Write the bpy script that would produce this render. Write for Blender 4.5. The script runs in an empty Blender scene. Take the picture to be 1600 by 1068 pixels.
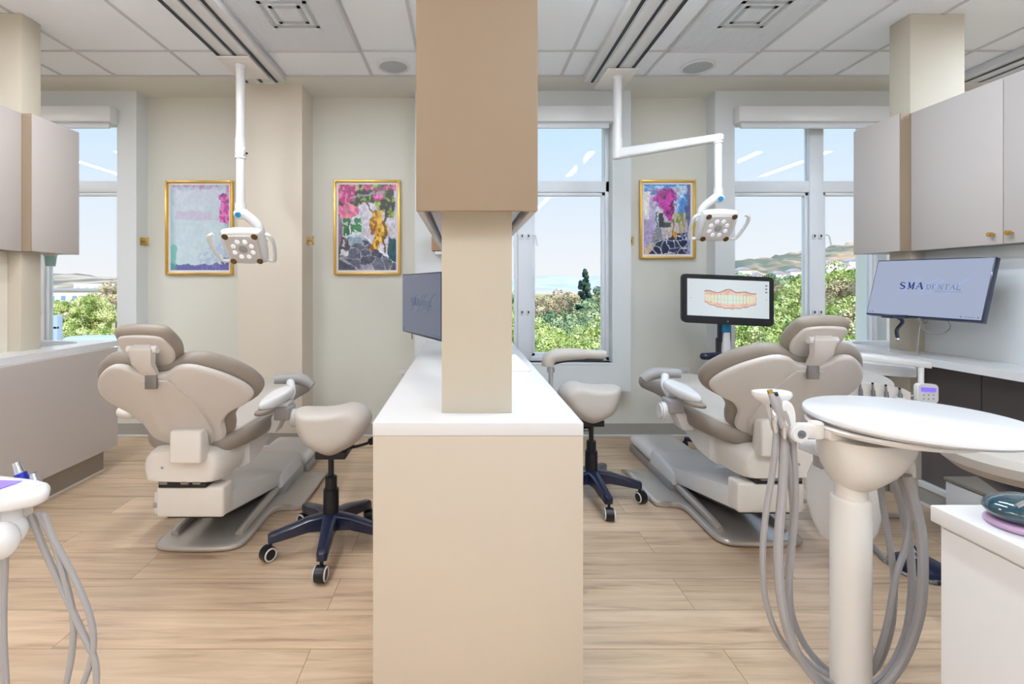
import bpy, bmesh, math, random
import numpy as np
from mathutils import Vector, Matrix
random.seed(7); rng = np.random.default_rng(5)
S = bpy.context.scene; C = S.collection
R = math.radians; PI = math.pi
EYE = 1.187; CEIL = 2.687; FPX = 755.0; VX, VY = 724.0, 447.0

# ------------------------------------------------------------------ camera
cd = bpy.data.cameras.new('camera'); cam = bpy.data.objects.new('camera', cd); C.objects.link(cam)
cam.location = (0, 0, EYE); cam.rotation_euler = (PI/2, 0, 0)
cd.sensor_width = 36; cd.lens = FPX/1600*36; cd.shift_x = (800-VX)/1600; cd.shift_y = -(534-VY)/1600
cd.clip_start = 0.05; cd.clip_end = 5000
S.camera = cam
S.view_settings.view_transform = 'Standard'; S.view_settings.look = 'None'
S.view_settings.exposure = 0.0; S.view_settings.gamma = 1.0; S.view_settings.use_curve_mapping = False

def srgb(r, g, b):
    f = lambda c: (c/255/12.92) if c/255 <= 0.04045 else ((c/255+0.055)/1.055)**2.4
    return (f(r), f(g), f(b), 1.0)

# ------------------------------------------------------------------ world: clear pale sky
w = bpy.data.worlds.new('sky'); S.world = w; w.use_nodes = True
nt = w.node_tree; nt.nodes.clear()
o = nt.nodes.new('ShaderNodeOutputWorld'); bg = nt.nodes.new('ShaderNodeBackground')
tc = nt.nodes.new('ShaderNodeTexCoord'); sx = nt.nodes.new('ShaderNodeSeparateXYZ'); cr = nt.nodes.new('ShaderNodeValToRGB')
nt.links.new(tc.outputs['Generated'], sx.inputs[0]); nt.links.new(sx.outputs['Z'], cr.inputs[0])
nt.links.new(cr.outputs[0], bg.inputs[0]); nt.links.new(bg.outputs[0], o.inputs[0])
e = cr.color_ramp.elements
e[0].position = 0.0; e[0].color = srgb(242, 240, 240)
e[1].position = 0.62; e[1].color = (1.2, 1.7, 2.5, 1)  # upper sky, out of view, brightened to add cool window light
k = e.new(0.12); k.color = srgb(230, 236, 244)
k = e.new(0.32); k.color = srgb(200, 227, 252)
k = e.new(0.38); k.color = srgb(205, 230, 255)
bg.inputs[1].default_value = 1.1

sd = bpy.data.lights.new('sun', 'SUN'); sun = bpy.data.objects.new('sun', sd); C.objects.link(sun)
sd.energy = 5.0; sd.angle = R(1.0); sd.color = (1.0, 0.94, 0.84)
sun.rotation_euler = (R(48), 0, R(28))

LAMP_E = 64.0      # emission of the linear ceiling fixtures
WARM_E = 15.0

# ------------------------------------------------------------------ materials
def mat(name, col, rough=0.5, metal=0.0, emit=None, es=0.0, spec=0.5, coat=0.0, bump=None, var=None):
    m = bpy.data.materials.new(name); m.use_nodes = True; n = m.node_tree; b = n.nodes['Principled BSDF']
    b.inputs['Base Color'].default_value = col; b.inputs['Roughness'].default_value = rough
    b.inputs['Metallic'].default_value = metal; b.inputs['Specular IOR Level'].default_value = spec
    b.inputs['Coat Weight'].default_value = coat
    if emit: b.inputs['Emission Color'].default_value = emit; b.inputs['Emission Strength'].default_value = es
    if bump or var:
        t = n.nodes.new('ShaderNodeTexCoord'); nz = n.nodes.new('ShaderNodeTexNoise')
        n.links.new(t.outputs['Object'], nz.inputs['Vector']); nz.inputs['Scale'].default_value = (bump or var)[0]
        nz.inputs['Detail'].default_value = 4
        if bump:
            bp = n.nodes.new('ShaderNodeBump'); bp.inputs['Strength'].default_value = bump[1]; bp.inputs['Distance'].default_value = 0.002
            n.links.new(nz.outputs['Fac'], bp.inputs['Height']); n.links.new(bp.outputs[0], b.inputs['Normal'])
        if var:
            r = n.nodes.new('ShaderNodeValToRGB'); r.color_ramp.elements[0].position = .35; r.color_ramp.elements[1].position = .65
            r.color_ramp.elements[0].color = col; r.color_ramp.elements[1].color = var[1]
            n.links.new(nz.outputs['Fac'], r.inputs[0]); n.links.new(r.outputs[0], b.inputs['Base Color'])
    return m
M = {}
M['wall'] = mat('wall_paint', srgb(224, 223, 214), .75, bump=(180, .15))
M['wall2'] = mat('wall_paint_warm', srgb(226, 217, 203), .75, bump=(180, .15))
M['winwall'] = mat('wall_paint_window', srgb(222, 226, 228), .7, bump=(180, .15))
M['ceil'] = mat('ceiling_tile', srgb(243, 246, 251), .85, bump=(400, .3))
M['tbar'] = mat('ceiling_grid_metal', srgb(205, 205, 208), .5)
M['taupe'] = mat('taupe_laminate', srgb(194, 186, 182), .42, spec=.4, bump=(90, .05))
M['taupe2'] = mat('warm_taupe_laminate', srgb(160, 141, 120), .5, spec=.35, bump=(90, .05))
M['post'] = mat('post_paint', srgb(199, 190, 173), .6, bump=(180, .1))
M['quartz'] = mat('white_quartz', srgb(222, 222, 223), .14, spec=.5, var=(3, srgb(219, 219, 221)))
M['panelw'] = mat('cream_panel', srgb(202, 190, 174), .35, bump=(60, .04))
M['toe'] = mat('taupe_kick', srgb(160, 152, 140), .6)
M['base'] = mat('grey_rubber_baseboard', srgb(168, 165, 158), .6)
M['white'] = mat('white_plastic', srgb(228, 228, 229), .25)
M['whitew'] = mat('warm_white_plastic', srgb(230, 225, 219), .3)
M['shell'] = mat('chair_shell', srgb(212, 207, 203), .38)
M['vinyl'] = mat('window_vinyl', srgb(226, 231, 238), .35)
M['uph'] = mat('taupe_upholstery', srgb(150, 140, 130), .42, bump=(60, .12))
M['uphl'] = mat('pale_upholstery', srgb(198, 191, 183), .42, bump=(60, .12))
M['plate'] = mat('pewter_plate', srgb(190, 183, 176), .25, metal=.3)
M['grey'] = mat('grey_plastic', srgb(165, 163, 163), .4)
M['hose'] = mat('grey_hose', srgb(166, 164, 166), .45)
M['black'] = mat('black_plastic', srgb(22, 24, 32), .35)
M['navy'] = mat('blue_black_metal', srgb(22, 32, 62), .35, coat=.4)
M['chrome'] = mat('chrome', srgb(215, 218, 222), .15, metal=1)
M['steel'] = mat('brushed_steel', srgb(150, 150, 152), .3, metal=.9)
M['brass'] = mat('brass', srgb(205, 170, 95), .25, metal=.9)
M['gold'] = mat('gold_frame', srgb(222, 180, 90), .3, metal=.75)
M['mat'] = mat('picture_mount', srgb(240, 238, 240), .8)
M['dark'] = mat('charcoal_panel', srgb(104, 96, 98), .5, bump=(60, .05))
M['slot'] = mat('dark_slot', srgb(28, 32, 45), .5)
M['alu'] = mat('rail_aluminium', srgb(225, 228, 234), .35, metal=.1)
M['perf'] = mat('perforated_panel', srgb(224, 227, 232), .6)
M['spk'] = mat('speaker_mesh', srgb(182, 186, 190), .7)
M['cyan'] = mat('cyan_button', srgb(40, 150, 205), .3)
M['blue'] = mat('blue_band', srgb(25, 40, 170), .3)
M['lcd'] = mat('lcd', srgb(120, 100, 230), .3, emit=srgb(120, 100, 235), es=.9)
M['brownlens'] = mat('amber_sensor', srgb(95, 70, 30), .15, coat=.5)
M['led'] = mat('led_lens', srgb(240, 240, 245), .12, metal=.3, emit=srgb(240, 240, 250), es=.35)
M['teal'] = mat('teal_cup', srgb(165, 208, 205), .4)
M['wood_lt'] = mat('box_laminate', srgb(150, 140, 130), .5)
M['mouse'] = mat('glossy_teal', srgb(10, 62, 78), .08, coat=1)
M['pink'] = mat('pink_base', srgb(190, 160, 195), .4)
M['dispb'] = mat('tan_dispenser', srgb(168, 135, 108), .5)
M['lampglow'] = mat('lamp_diffuser', srgb(250, 246, 238), .5, emit=(.76, .88, 1.0, 1), es=LAMP_E*1.05)
M['lampglow2'] = mat('lamp_diffuser_soft', srgb(250, 246, 238), .5, emit=(.90, .95, 1.0, 1), es=LAMP_E)
M['fillwarm'] = mat('warm_fill_diffuser', srgb(250, 240, 225), .5, emit=(1.0, .84, .66, 1), es=WARM_E)
M['tyre'] = mat('white_tyre', srgb(225, 222, 218), .5)

def floor_mat():
    m = bpy.data.materials.new('oak_planks'); m.use_nodes = True; n = m.node_tree; L = n.links
    b = n.nodes['Principled BSDF']; b.inputs['Roughness'].default_value = .33; b.inputs['Specular IOR Level'].default_value = .45
    tc = n.nodes.new('ShaderNodeTexCoord')
    br = n.nodes.new('ShaderNodeTexBrick'); br.inputs['Scale'].default_value = 1
    br.inputs['Brick Width'].default_value = 1.35; br.inputs['Row Height'].default_value = .19; br.inputs['Mortar Size'].default_value = .0012
    br.inputs['Color1'].default_value = (0, 0, 0, 1); br.inputs['Color2'].default_value = (1, 1, 1, 1); br.inputs['Mortar'].default_value = (.5, .5, .5, 1)
    br.inputs['Mortar Smooth'].default_value = 0.2; br.offset = .37
    L.new(tc.outputs['Object'], br.inputs['Vector'])
    # per-board offset of grain
    mp = n.nodes.new('ShaderNodeMapping'); mp.inputs['Scale'].default_value = (1.2, 17, 1); L.new(tc.outputs['Object'], mp.inputs[0])
    ad = n.nodes.new('ShaderNodeVectorMath'); ad.operation = 'ADD'; L.new(mp.outputs[0], ad.inputs[0])
    sc = n.nodes.new('ShaderNodeVectorMath'); sc.operation = 'SCALE'; sc.inputs['Scale'].default_value = 9; L.new(br.outputs['Color'], sc.inputs[0]); L.new(sc.outputs[0], ad.inputs[1])
    n1 = n.nodes.new('ShaderNodeTexNoise'); n1.inputs['Scale'].default_value = 1.6; n1.inputs['Detail'].default_value = 7; n1.inputs['Roughness'].default_value = .62; n1.inputs['Distortion'].default_value = .6
    L.new(ad.outputs[0], n1.inputs['Vector'])
    r1 = n.nodes.new('ShaderNodeValToRGB'); L.new(n1.outputs['Fac'], r1.inputs[0])
    e = r1.color_ramp.elements; e[0].position = .28; e[0].color = srgb(168, 138, 114); e[1].position = .72; e[1].color = srgb(228, 206, 180)
    k = e.new(.45); k.color = srgb(208, 182, 153)
    k = e.new(.56); k.color = srgb(218, 192, 163)
    # board tone
    r2 = n.nodes.new('ShaderNodeValToRGB'); L.new(br.outputs['Color'], r2.inputs[0])
    r2.color_ramp.elements[0].color = (.84, .83, .82, 1); r2.color_ramp.elements[1].color = (1.06, 1.05, 1.04, 1)
    mx = n.nodes.new('ShaderNodeMix'); mx.data_type = 'RGBA'; mx.blend_type = 'MULTIPLY'; mx.inputs['Factor'].default_value = 1
    L.new(r1.outputs[0], mx.inputs['A']); L.new(r2.outputs[0], mx.inputs['B'])
    # knots
    mp2 = n.nodes.new('ShaderNodeMapping'); mp2.inputs['Scale'].default_value = (2.2, 5.5, 1); L.new(tc.outputs['Object'], mp2.inputs[0])
    vo = n.nodes.new('ShaderNodeTexVoronoi'); vo.inputs['Scale'].default_value = 1.0; L.new(mp2.outputs[0], vo.inputs['Vector'])
    r3 = n.nodes.new('ShaderNodeValToRGB'); L.new(vo.outputs['Distance'], r3.inputs[0])
    r3.color_ramp.elements[0].position = .02; r3.color_ramp.elements[0].color = (.42, .33, .27, 1); r3.color_ramp.elements[1].position = .12; r3.color_ramp.elements[1].color = (1, 1, 1, 1)
    mx2 = n.nodes.new('ShaderNodeMix'); mx2.data_type = 'RGBA'; mx2.blend_type = 'MULTIPLY'; mx2.inputs['Factor'].default_value = .7
    L.new(mx.outputs['Result'], mx2.inputs['A']); L.new(r3.outputs[0], mx2.inputs['B'])
    # seams
    mx3 = n.nodes.new('ShaderNodeMix'); mx3.data_type = 'RGBA'; mx3.inputs['B'].default_value = srgb(140, 112, 88)
    L.new(br.outputs['Fac'], mx3.inputs['Factor']); L.new(mx2.outputs['Result'], mx3.inputs['A'])
    L.new(mx3.outputs['Result'], b.inputs['Base Color'])
    bp = n.nodes.new('ShaderNodeBump'); bp.inputs['Strength'].default_value = .12; bp.inputs['Distance'].default_value = .002
    L.new(n1.outputs['Fac'], bp.inputs['Height']); L.new(bp.outputs[0], b.inputs['Normal'])
    return m
M['floor'] = floor_mat()

def glass_mat():
    m = bpy.data.materials.new('window_glass'); m.use_nodes = True; n = m.node_tree; n.nodes.clear()
    o = n.nodes.new('ShaderNodeOutputMaterial'); t = n.nodes.new('ShaderNodeBsdfTransparent'); g = n.nodes.new('ShaderNodeBsdfGlossy')
    t.inputs[0].default_value = (.97, .99, 1, 1); g.inputs['Roughness'].default_value = .02
    f = n.nodes.new('ShaderNodeFresnel'); f.inputs['IOR'].default_value = 1.18
    mx = n.nodes.new('ShaderNodeMixShader'); n.links.new(f.outputs[0], mx.inputs[0]); n.links.new(t.outputs[0], mx.inputs[1]); n.links.new(g.outputs[0], mx.inputs[2])
    n.links.new(mx.outputs[0], o.inputs[0]); return m
M['glass'] = glass_mat()

def vcol_mat(name, emit=0.0, rough=.5):
    m = bpy.data.materials.new(name); m.use_nodes = True; n = m.node_tree; b = n.nodes['Principled BSDF']
    a = n.nodes.new('ShaderNodeVertexColor'); a.layer_name = 'print'
    if emit:
        b.inputs['Base Color'].default_value = (.02, .02, .02, 1); n.links.new(a.outputs[0], b.inputs['Emission Color']); b.inputs['Emission Strength'].default_value = emit
    else: n.links.new(a.outputs[0], b.inputs['Base Color'])
    b.inputs['Roughness'].default_value = rough; return m
M['print'] = vcol_mat('art_print', 0, .25)
M['scan'] = vcol_mat('scanner_screen', 1.0, .15)
M['scr_r'] = mat('monitor_screen', srgb(20, 22, 30), .2, emit=srgb(172, 183, 210), es=.85)
M['scr_l'] = mat('monitor_screen_dim', srgb(20, 22, 30), .2, emit=srgb(98, 108, 132), es=.8)
M['ink'] = mat('logo_blue', srgb(10, 30, 90), .4, emit=srgb(20, 55, 125), es=.5)
M['ink2'] = mat('logo_grey', srgb(60, 70, 110), .4, emit=srgb(85, 98, 140), es=.7)
M['ink3'] = mat('logo_script', srgb(100, 120, 180), .4, emit=srgb(140, 158, 205), es=.85)
M['ink4'] = mat('logo_dim', srgb(40, 50, 80), .4, emit=srgb(75, 85, 110), es=.7)

# ------------------------------------------------------------------ builders
OFF = {}
def empty(name, loc, label, cat, group=None):
    e = bpy.data.objects.new(name, None); C.objects.link(e); e.location = loc; e.empty_display_size = .05
    e['label'] = label; e['category'] = cat
    if group: e['group'] = group
    OFF[e.name] = Vector(loc); return e
def tag(o, label, cat, group=None, kind=None):
    o['label'] = label; o['category'] = cat
    if group: o['group'] = group
    if kind: o['kind'] = kind
    return o
def lab(o, t): o['label'] = t; return o

def spline(pts, n=8, closed=False):
    P = [Vector(p) for p in pts]; N = len(P); out = []
    rngk = range(N) if closed else range(N-1)
    for i in rngk:
        if closed: a, b, c, d = P[(i-1) % N], P[i], P[(i+1) % N], P[(i+2) % N]
        else: a, b, c, d = P[max(i-1, 0)], P[i], P[i+1], P[min(i+2, N-1)]
        for j in range(n):
            t = j/n
            out.append(.5*((2*b)+(c-a)*t+(2*a-5*b+4*c-d)*t*t+(3*b-a-3*c+d)*t**3))
    if not closed: out.append(P[-1])
    return out

class B:
    def __init__(s): s.bm = bmesh.new()
    def _new(s, fn):
        n = len(s.bm.verts); fn(); s.bm.verts.ensure_lookup_table(); return s.bm.verts[n:]
    def box(s, x0, x1, y0, y1, z0, z1, bev=0, seg=2, M4=None):
        t = bmesh.new(); bmesh.ops.create_cube(t, size=1)
        for v in t.verts: v.co = Vector((x0+(v.co.x+.5)*(x1-x0), y0+(v.co.y+.5)*(y1-y0), z0+(v.co.z+.5)*(z1-z0)))
        if bev: bmesh.ops.bevel(t, geom=t.edges[:], offset=bev, segments=seg, affect='EDGES', profile=.5)
        s._merge(t, M4); return s
    def _merge(s, t, M4=None):
        if M4: bmesh.ops.transform(t, matrix=M4, verts=t.verts[:])
        me = bpy.data.meshes.new('tmp'); t.to_mesh(me); t.free(); s.bm.from_mesh(me); bpy.data.meshes.remove(me)
    def hexa(s, pts, bev=0, seg=2):   # 8 points: bottom 4 (ccw), top 4
        t = bmesh.new(); v = [t.verts.new(p) for p in pts]
        for f in ((3, 2, 1, 0), (4, 5, 6, 7), (0, 1, 5, 4), (1, 2, 6, 5), (2, 3, 7, 6), (3, 0, 4, 7)): t.faces.new([v[i] for i in f])
        bmesh.ops.recalc_face_normals(t, faces=t.faces[:])
        if bev: bmesh.ops.bevel(t, geom=t.edges[:], offset=bev, segments=seg, affect='EDGES', profile=.5)
        s._merge(t); return s
    def cyl(s, p0, p1, r, r2=None, seg=24, cap=True, bev=0):
        p0, p1 = Vector(p0), Vector(p1); d = p1-p0; t = bmesh.new()
        bmesh.ops.create_cone(t, cap_ends=cap, segments=seg, radius1=r, radius2=r if r2 is None else r2, depth=d.length)
        if bev: bmesh.ops.bevel(t, geom=[e for e in t.edges if abs(e.verts[0].co.z-e.verts[1].co.z) < 1e-6], offset=bev, segments=2, affect='EDGES')
        Q = d.to_track_quat('Z', 'Y').to_matrix().to_4x4()
        s._merge(t, Matrix.Translation((p0+p1)/2) @ Q); return s
    def sph(s, c, r, seg=20, M4=None):
        rx, ry, rz = (r, r, r) if not hasattr(r, '__len__') else r
        t = bmesh.new(); bmesh.ops.create_uvsphere(t, u_segments=seg, v_segments=max(8, seg//2), radius=1)
        for v in t.verts: v.co = Vector((v.co.x*rx, v.co.y*ry, v.co.z*rz))
        s._merge(t, Matrix.Translation(c) @ (M4 or Matrix.Identity(4))); return s
    def tube(s, pts, r, seg=10, n=8, closed=False, smooth=True):
        P = spline(pts, n, closed) if smooth else [Vector(p) for p in pts]
        t = bmesh.new(); rings = []; up = None; N = len(P)
        for i, p in enumerate(P):
            a = P[(i-1) % N] if closed else P[max(i-1, 0)]; b = P[(i+1) % N] if closed else P[min(i+1, N-1)]
            d = (b-a).normalized()
            if up is None: up = d.orthogonal().normalized()
            up = (up-d*up.dot(d)).normalized(); q = d.cross(up)
            rr = r(i/(N-1)) if callable(r) else r
            rings.append([t.verts.new(p+(up*math.cos(2*PI*k/seg)+q*math.sin(2*PI*k/seg))*rr) for k in range(seg)])
        for i in range(N if closed else N-1):
            A, Bq = rings[i], rings[(i+1) % N]
            for k in range(seg): t.faces.new((A[k], A[(k+1) % seg], Bq[(k+1) % seg], Bq[k]))
        if not closed: t.faces.new(rings[0][::-1]); t.faces.new(rings[-1])
        bmesh.ops.recalc_face_normals(t, faces=t.faces[:]); s._merge(t); return s
    def loft(s, rings, cap=True, closed=True):
        t = bmesh.new(); V = [[t.verts.new(p) for p in r] for r in rings]; n = len(V[0])
        for a, b in zip(V, V[1:]):
            for k in range(n if closed else n-1): t.faces.new((a[k], a[(k+1) % n], b[(k+1) % n], b[k]))
        if cap: t.faces.new(V[0][::-1]); t.faces.new(V[-1])
        bmesh.ops.recalc_face_normals(t, faces=t.faces[:]); s._merge(t); return s
    def lathe(s, prof, c=(0, 0, 0), seg=32, M4=None):   # prof: (r,z)
        rings = [[Vector((r*math.cos(2*PI*k/seg), r*math.sin(2*PI*k/seg), z)) for k in range(seg)] for r, z in prof]
        T = Matrix.Translation(c) @ (M4 or Matrix.Identity(4))
        return s.loft([[T @ p for p in r] for r in rings])
    def pad(s, outline, T, fn, edge=None, crown=0.0, n=8, ease=1.0):
        """closed outline (u,v) -> soft edged slab of thickness T, mapped through fn(u,v,w)"""
        P = spline([(a, b, 0) for a, b in outline], n, True); cx = sum(p.x for p in P)/len(P); cy = sum(p.y for p in P)/len(P)
        Ra = sum(math.hypot(p.x-cx, p.y-cy) for p in P)/len(P); E = edge if edge else T/2
        prof = []
        for k in (.15, .4, .7): prof.append((k, -T/2-crown*(1-k*k)))
        ks = 9
        for i in range(ks+1):
            a = -PI/2+PI*i/ks
            prof.append((1-E/Ra*(1-math.cos(a)), T/2*math.sin(a)))
        k0 = prof[3][0]
        prof[0:3] = [(k*k0, -T/2-crown*(1-k*k)) for k in (.15, .45, .75)]
        prof += [(k*k0, T/2+crown*(1-k*k)) for k in (.75, .45, .15)]
        rings = [[Vector(fn(cx+(p.x-cx)*sc, cy+(p.y-cy)*sc, wv)) for p in P] for sc, wv in prof]
        return s.loft(rings)
    def prism(s, poly, fn, t0, t1, bev=0):
        rings = [[Vector(fn(a, b, t)) for a, b in poly] for t in (t0, t1)]
        t = bmesh.new(); V = [[t.verts.new(p) for p in r] for r in rings]; n = len(poly)
        for k in range(n): t.faces.new((V[0][k], V[0][(k+1) % n], V[1][(k+1) % n], V[1][k]))
        t.faces.new(V[0][::-1]); t.faces.new(V[1]); bmesh.ops.recalc_face_normals(t, faces=t.faces[:])
        if bev: bmesh.ops.bevel(t, geom=t.edges[:], offset=bev, segments=2, affect='EDGES')
        s._merge(t); return s
    def build(s, name, m, parent=None, sharp=35, smooth=True):
        me = bpy.data.meshes.new(name)
        off = OFF[parent.name] if parent else Vector((0, 0, 0))
        if not parent and len(s.bm.verts):
            xs = [v.co for v in s.bm.verts]; off = Vector(((min(v.x for v in xs)+max(v.x for v in xs))/2, (min(v.y for v in xs)+max(v.y for v in xs))/2, min(v.z for v in xs)))
        bmesh.ops.translate(s.bm, verts=s.bm.verts[:], vec=-off)
        s.bm.to_mesh(me); s.bm.free()
        for mm in (m if isinstance(m, list) else [m]): me.materials.append(mm)
        if smooth:
            me.shade_smooth()
            me.set_sharp_from_angle(angle=R(sharp))
        o = bpy.data.objects.new(name, me); C.objects.link(o)
        if parent: o.parent = parent; OFF[o.name] = off.copy()
        else: o.location = off; OFF[o.name] = off.copy()
        return o
def at(x, y, Y): return Vector(((x-VX)*Y/FPX, Y, EYE-(y-VY)*Y/FPX))
def struct(o): o['kind'] = 'structure'; return o

# ------------------------------------------------------------------ setting
NI = 3.845; FR = 3.71; XL, XR, YB = -6.6, 6.6, -4.2
def wall_holes(b, x0, x1, y0, y1, z0, z1, holes):
    xs = sorted({x0, x1, *[h[0] for h in holes], *[h[1] for h in holes]}); 
    for a, c in zip(xs, xs[1:]):
        h = [q for q in holes if q[0] <= a and q[1] >= c]
        if not h: b.box(a, c, y0, y1, z0, z1)
        else:
            b.box(a, c, y0, y1, z0, h[0][2]); b.box(a, c, y0, y1, h[0][3], z1)
WZ0, WZ1 = .603, 2.50
WIN = [(-3.83, -2.66, -3.34), (-.02, 1.145, .483), (2.083, 3.25, 2.768)]
holes = [(a, c, WZ0, WZ1) for a, c, m_ in WIN]
struct(B().box(XL-.2, XR+.2, YB-.2, NI+.3, -.12, 0).build('floor', M['floor'], smooth=False))
b = B(); wall_holes(b, XL, XR, NI, NI+.16, 0, CEIL, holes); struct(b.build('wall_back', M['wall'], smooth=False))
blocks = [(XL, -2.511), (-.372, 1.287), (1.934, XR)]
b = B()
for (a, c), h in zip(blocks, holes): wall_holes(b, a, c, FR, NI, .381, CEIL, [h])
struct(b.build('trim_1', M['winwall'], smooth=False))
struct(B().box(-1.674, -1.198, 3.59, NI, 0, CEIL).build('trim_2', M['wall2'], smooth=False))
struct(B().box(XL-.2, XL, YB, NI+.16, 0, CEIL).build('wall_left', M['wall'], smooth=False))
struct(B().box(XR, XR+.2, YB, NI+.16, 0, CEIL).build('wall_right', M['wall'], smooth=False))
fill_win = [(-5.9, -4.1), (-3.5, -1.3), (-.9, 1.3), (1.7, 3.9), (4.3, 6.1)]  # unseen windows added behind the camera for frontal daylight fill
b = B(); wall_holes(b, XL, XR, YB-.2, YB, 0, CEIL, [(a, c, .5, 2.5) for a, c in fill_win]); struct(b.build('wall_front', M['wall'], smooth=False))
for i, (a, c) in enumerate(fill_win):
    wo = struct(B().box(a, a+.04, YB-.14, YB-.06, .5, 2.5).box(c-.04, c, YB-.14, YB-.06, .5, 2.5).box(a, c, YB-.14, YB-.06, .5, .54).box(a, c, YB-.14, YB-.06, 2.46, 2.5).box((a+c)/2-.03, (a+c)/2+.03, YB-.14, YB-.06, .5, 2.5).build('window_%d' % (i+4), M['vinyl'], smooth=False))
    B().box(a+.04, c-.04, YB-.103, YB-.097, .54, 2.46).build('pane', M['glass'], wo, smooth=False)
struct(B().box(XL-.2, XR+.2, YB-.2, 3.44, CEIL, CEIL+.15).build('ceiling', M['ceil'], smooth=False))
struct(B().box(XL-.2, XR+.2, 3.44, NI+.16, CEIL-.001, CEIL+.15).build('trim_3', M['wall'], smooth=False))
b = B()
gx = [-6.1, -5.5, -4.9, -4.3, -3.7, -3.28, -2.854, -2.476, -1.874, -1.263, -.652, -.296, .085, .698, 1.295, 1.897, 2.27, 2.64, 3.25, 3.86, 4.47, 5.08, 5.7, 6.2]
for x in gx: b.box(x-.009, x+.009, YB, 3.438, CEIL-.006, CEIL+.002)
for y in (3.077, 1.857, .637, -.583, -1.803, -3.023): b.box(XL, XR, y-.007, y+.007, CEIL-.005, CEIL+.002)
b.box(XL, XR, 3.43, 3.446, CEIL-.008, CEIL+.002)
struct(b.build('trim_4', M['tbar'], smooth=False))
# baseboards
b = B()
for a, c, y in ((XL, -1.674, NI), (-1.674, -1.198, 3.59), (-1.198, XR, NI)): b.box(a, c, y-.012, y, 0, .098)
b2 = B()
for a, c, y in ((XL, -1.674, NI), (-1.674, -1.198, 3.59), (-1.198, XR, NI)): b2.box(a, c, y-.022, y, 0, .012, .003)
struct(b.build('baseboard_back', M['base'], smooth=False)); struct(b2.build('trim_5', M['white'], smooth=False))

# windows
for i, (a, c, mx) in enumerate(WIN):
    y0, y1 = 3.79, 3.85; fw = .03
    b = B(); b.box(a, a+fw, y0, y1, WZ0, WZ1, .004).box(c-fw, c, y0, y1, WZ0, WZ1, .004).box(a, c, y0, y1, WZ0, WZ0+.035, .004).box(a, c, y0, y1, WZ1-.05, WZ1, .004)
    b.box(mx-.055, mx+.055, y0-.005, y1, WZ0, WZ1, .004); b.box(a, c, y0, y1, 1.925, 2.012, .004)
    wo = struct(b.build('window_%d' % (i+1), M['vinyl'], sharp=30))
    for xa, xb in ((a+fw, mx-.055), (mx+.055, c-fw)):
        for za, zb, s_ in ((WZ0+.035, 1.925, 1), (2.012, WZ1-.05, 0)):
            if s_:
                q = .026
                bb = B().box(xa, xa+q, y0+.012, y1-.008, za, zb, .003).box(xb-q, xb, y0+.012, y1-.008, za, zb, .003).box(xa, xb, y0+.012, y1-.008, za, za+q, .003).box(xa, xb, y0+.012, y1-.008, zb-q, zb, .003)
                bb.build('sash', M['vinyl'], wo)
            B().box(xa, xb, 3.822, 3.828, za, zb).build('pane', M['glass'], wo, smooth=False)
    for z in (1.575, .98):
        for sx_ in (-1, 1):
            x = mx+sx_*.025
            B().box(x-.012, x+.012, y0-.013, y0-.003, z-.02, z+.02, .003).box(x-.004, x+.004, y0-.018, y0-.010, z-.012, z+.012).build('latch', M['white'], wo)
            B().box(x-.004, x+.006, y0-.021, y0-.016, z-.004, z+.014).build('latch_slot', M['slot'], wo)
    for sx_ in ((-1, 1) if i == 1 else (1,)):
        x = mx+sx_*.06
        B().tube([(x, y0-.02, 1.585), (x+sx_*.018, y0-.03, 1.58), (x+sx_*.032, y0-.035, 1.50)], .006, 8).build('crank_handle', M['vinyl'], wo)
    # window sill board
    B().box(a-.0, c+.0, FR-.004, 3.79, WZ0-.02, WZ0, .003).build('sill', M['vinyl'], wo)
for a, c, lb in ((-3.9, -2.655, 'white roller shade box above the leftmost window'), (-.08, 1.135, 'white roller shade box above the middle window behind the divider'), (2.075, 3.32, 'white roller shade box above the right window beside the wall cabinets')):
    e = empty('roller_shade', ((a+c)/2, FR-.05, 2.425), lb, 'roller shade', None)
    B().box(a, c, FR-.085, FR-.002, 2.425, 2.54, .004).build('cassette', M['white'], e)
    B().box(a-.006, a, FR-.087, FR-.002, 2.422, 2.543, .002).build('end_cap', M['white'], e)
    B().box(c, c+.006, FR-.087, FR-.002, 2.422, 2.543, .002).build('end_cap', M['white'], e)
    B().box(a+.03, c-.03, FR-.05, FR-.03, 2.385, 2.43, .003).build('hem_bar', M['vinyl'], e)

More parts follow.
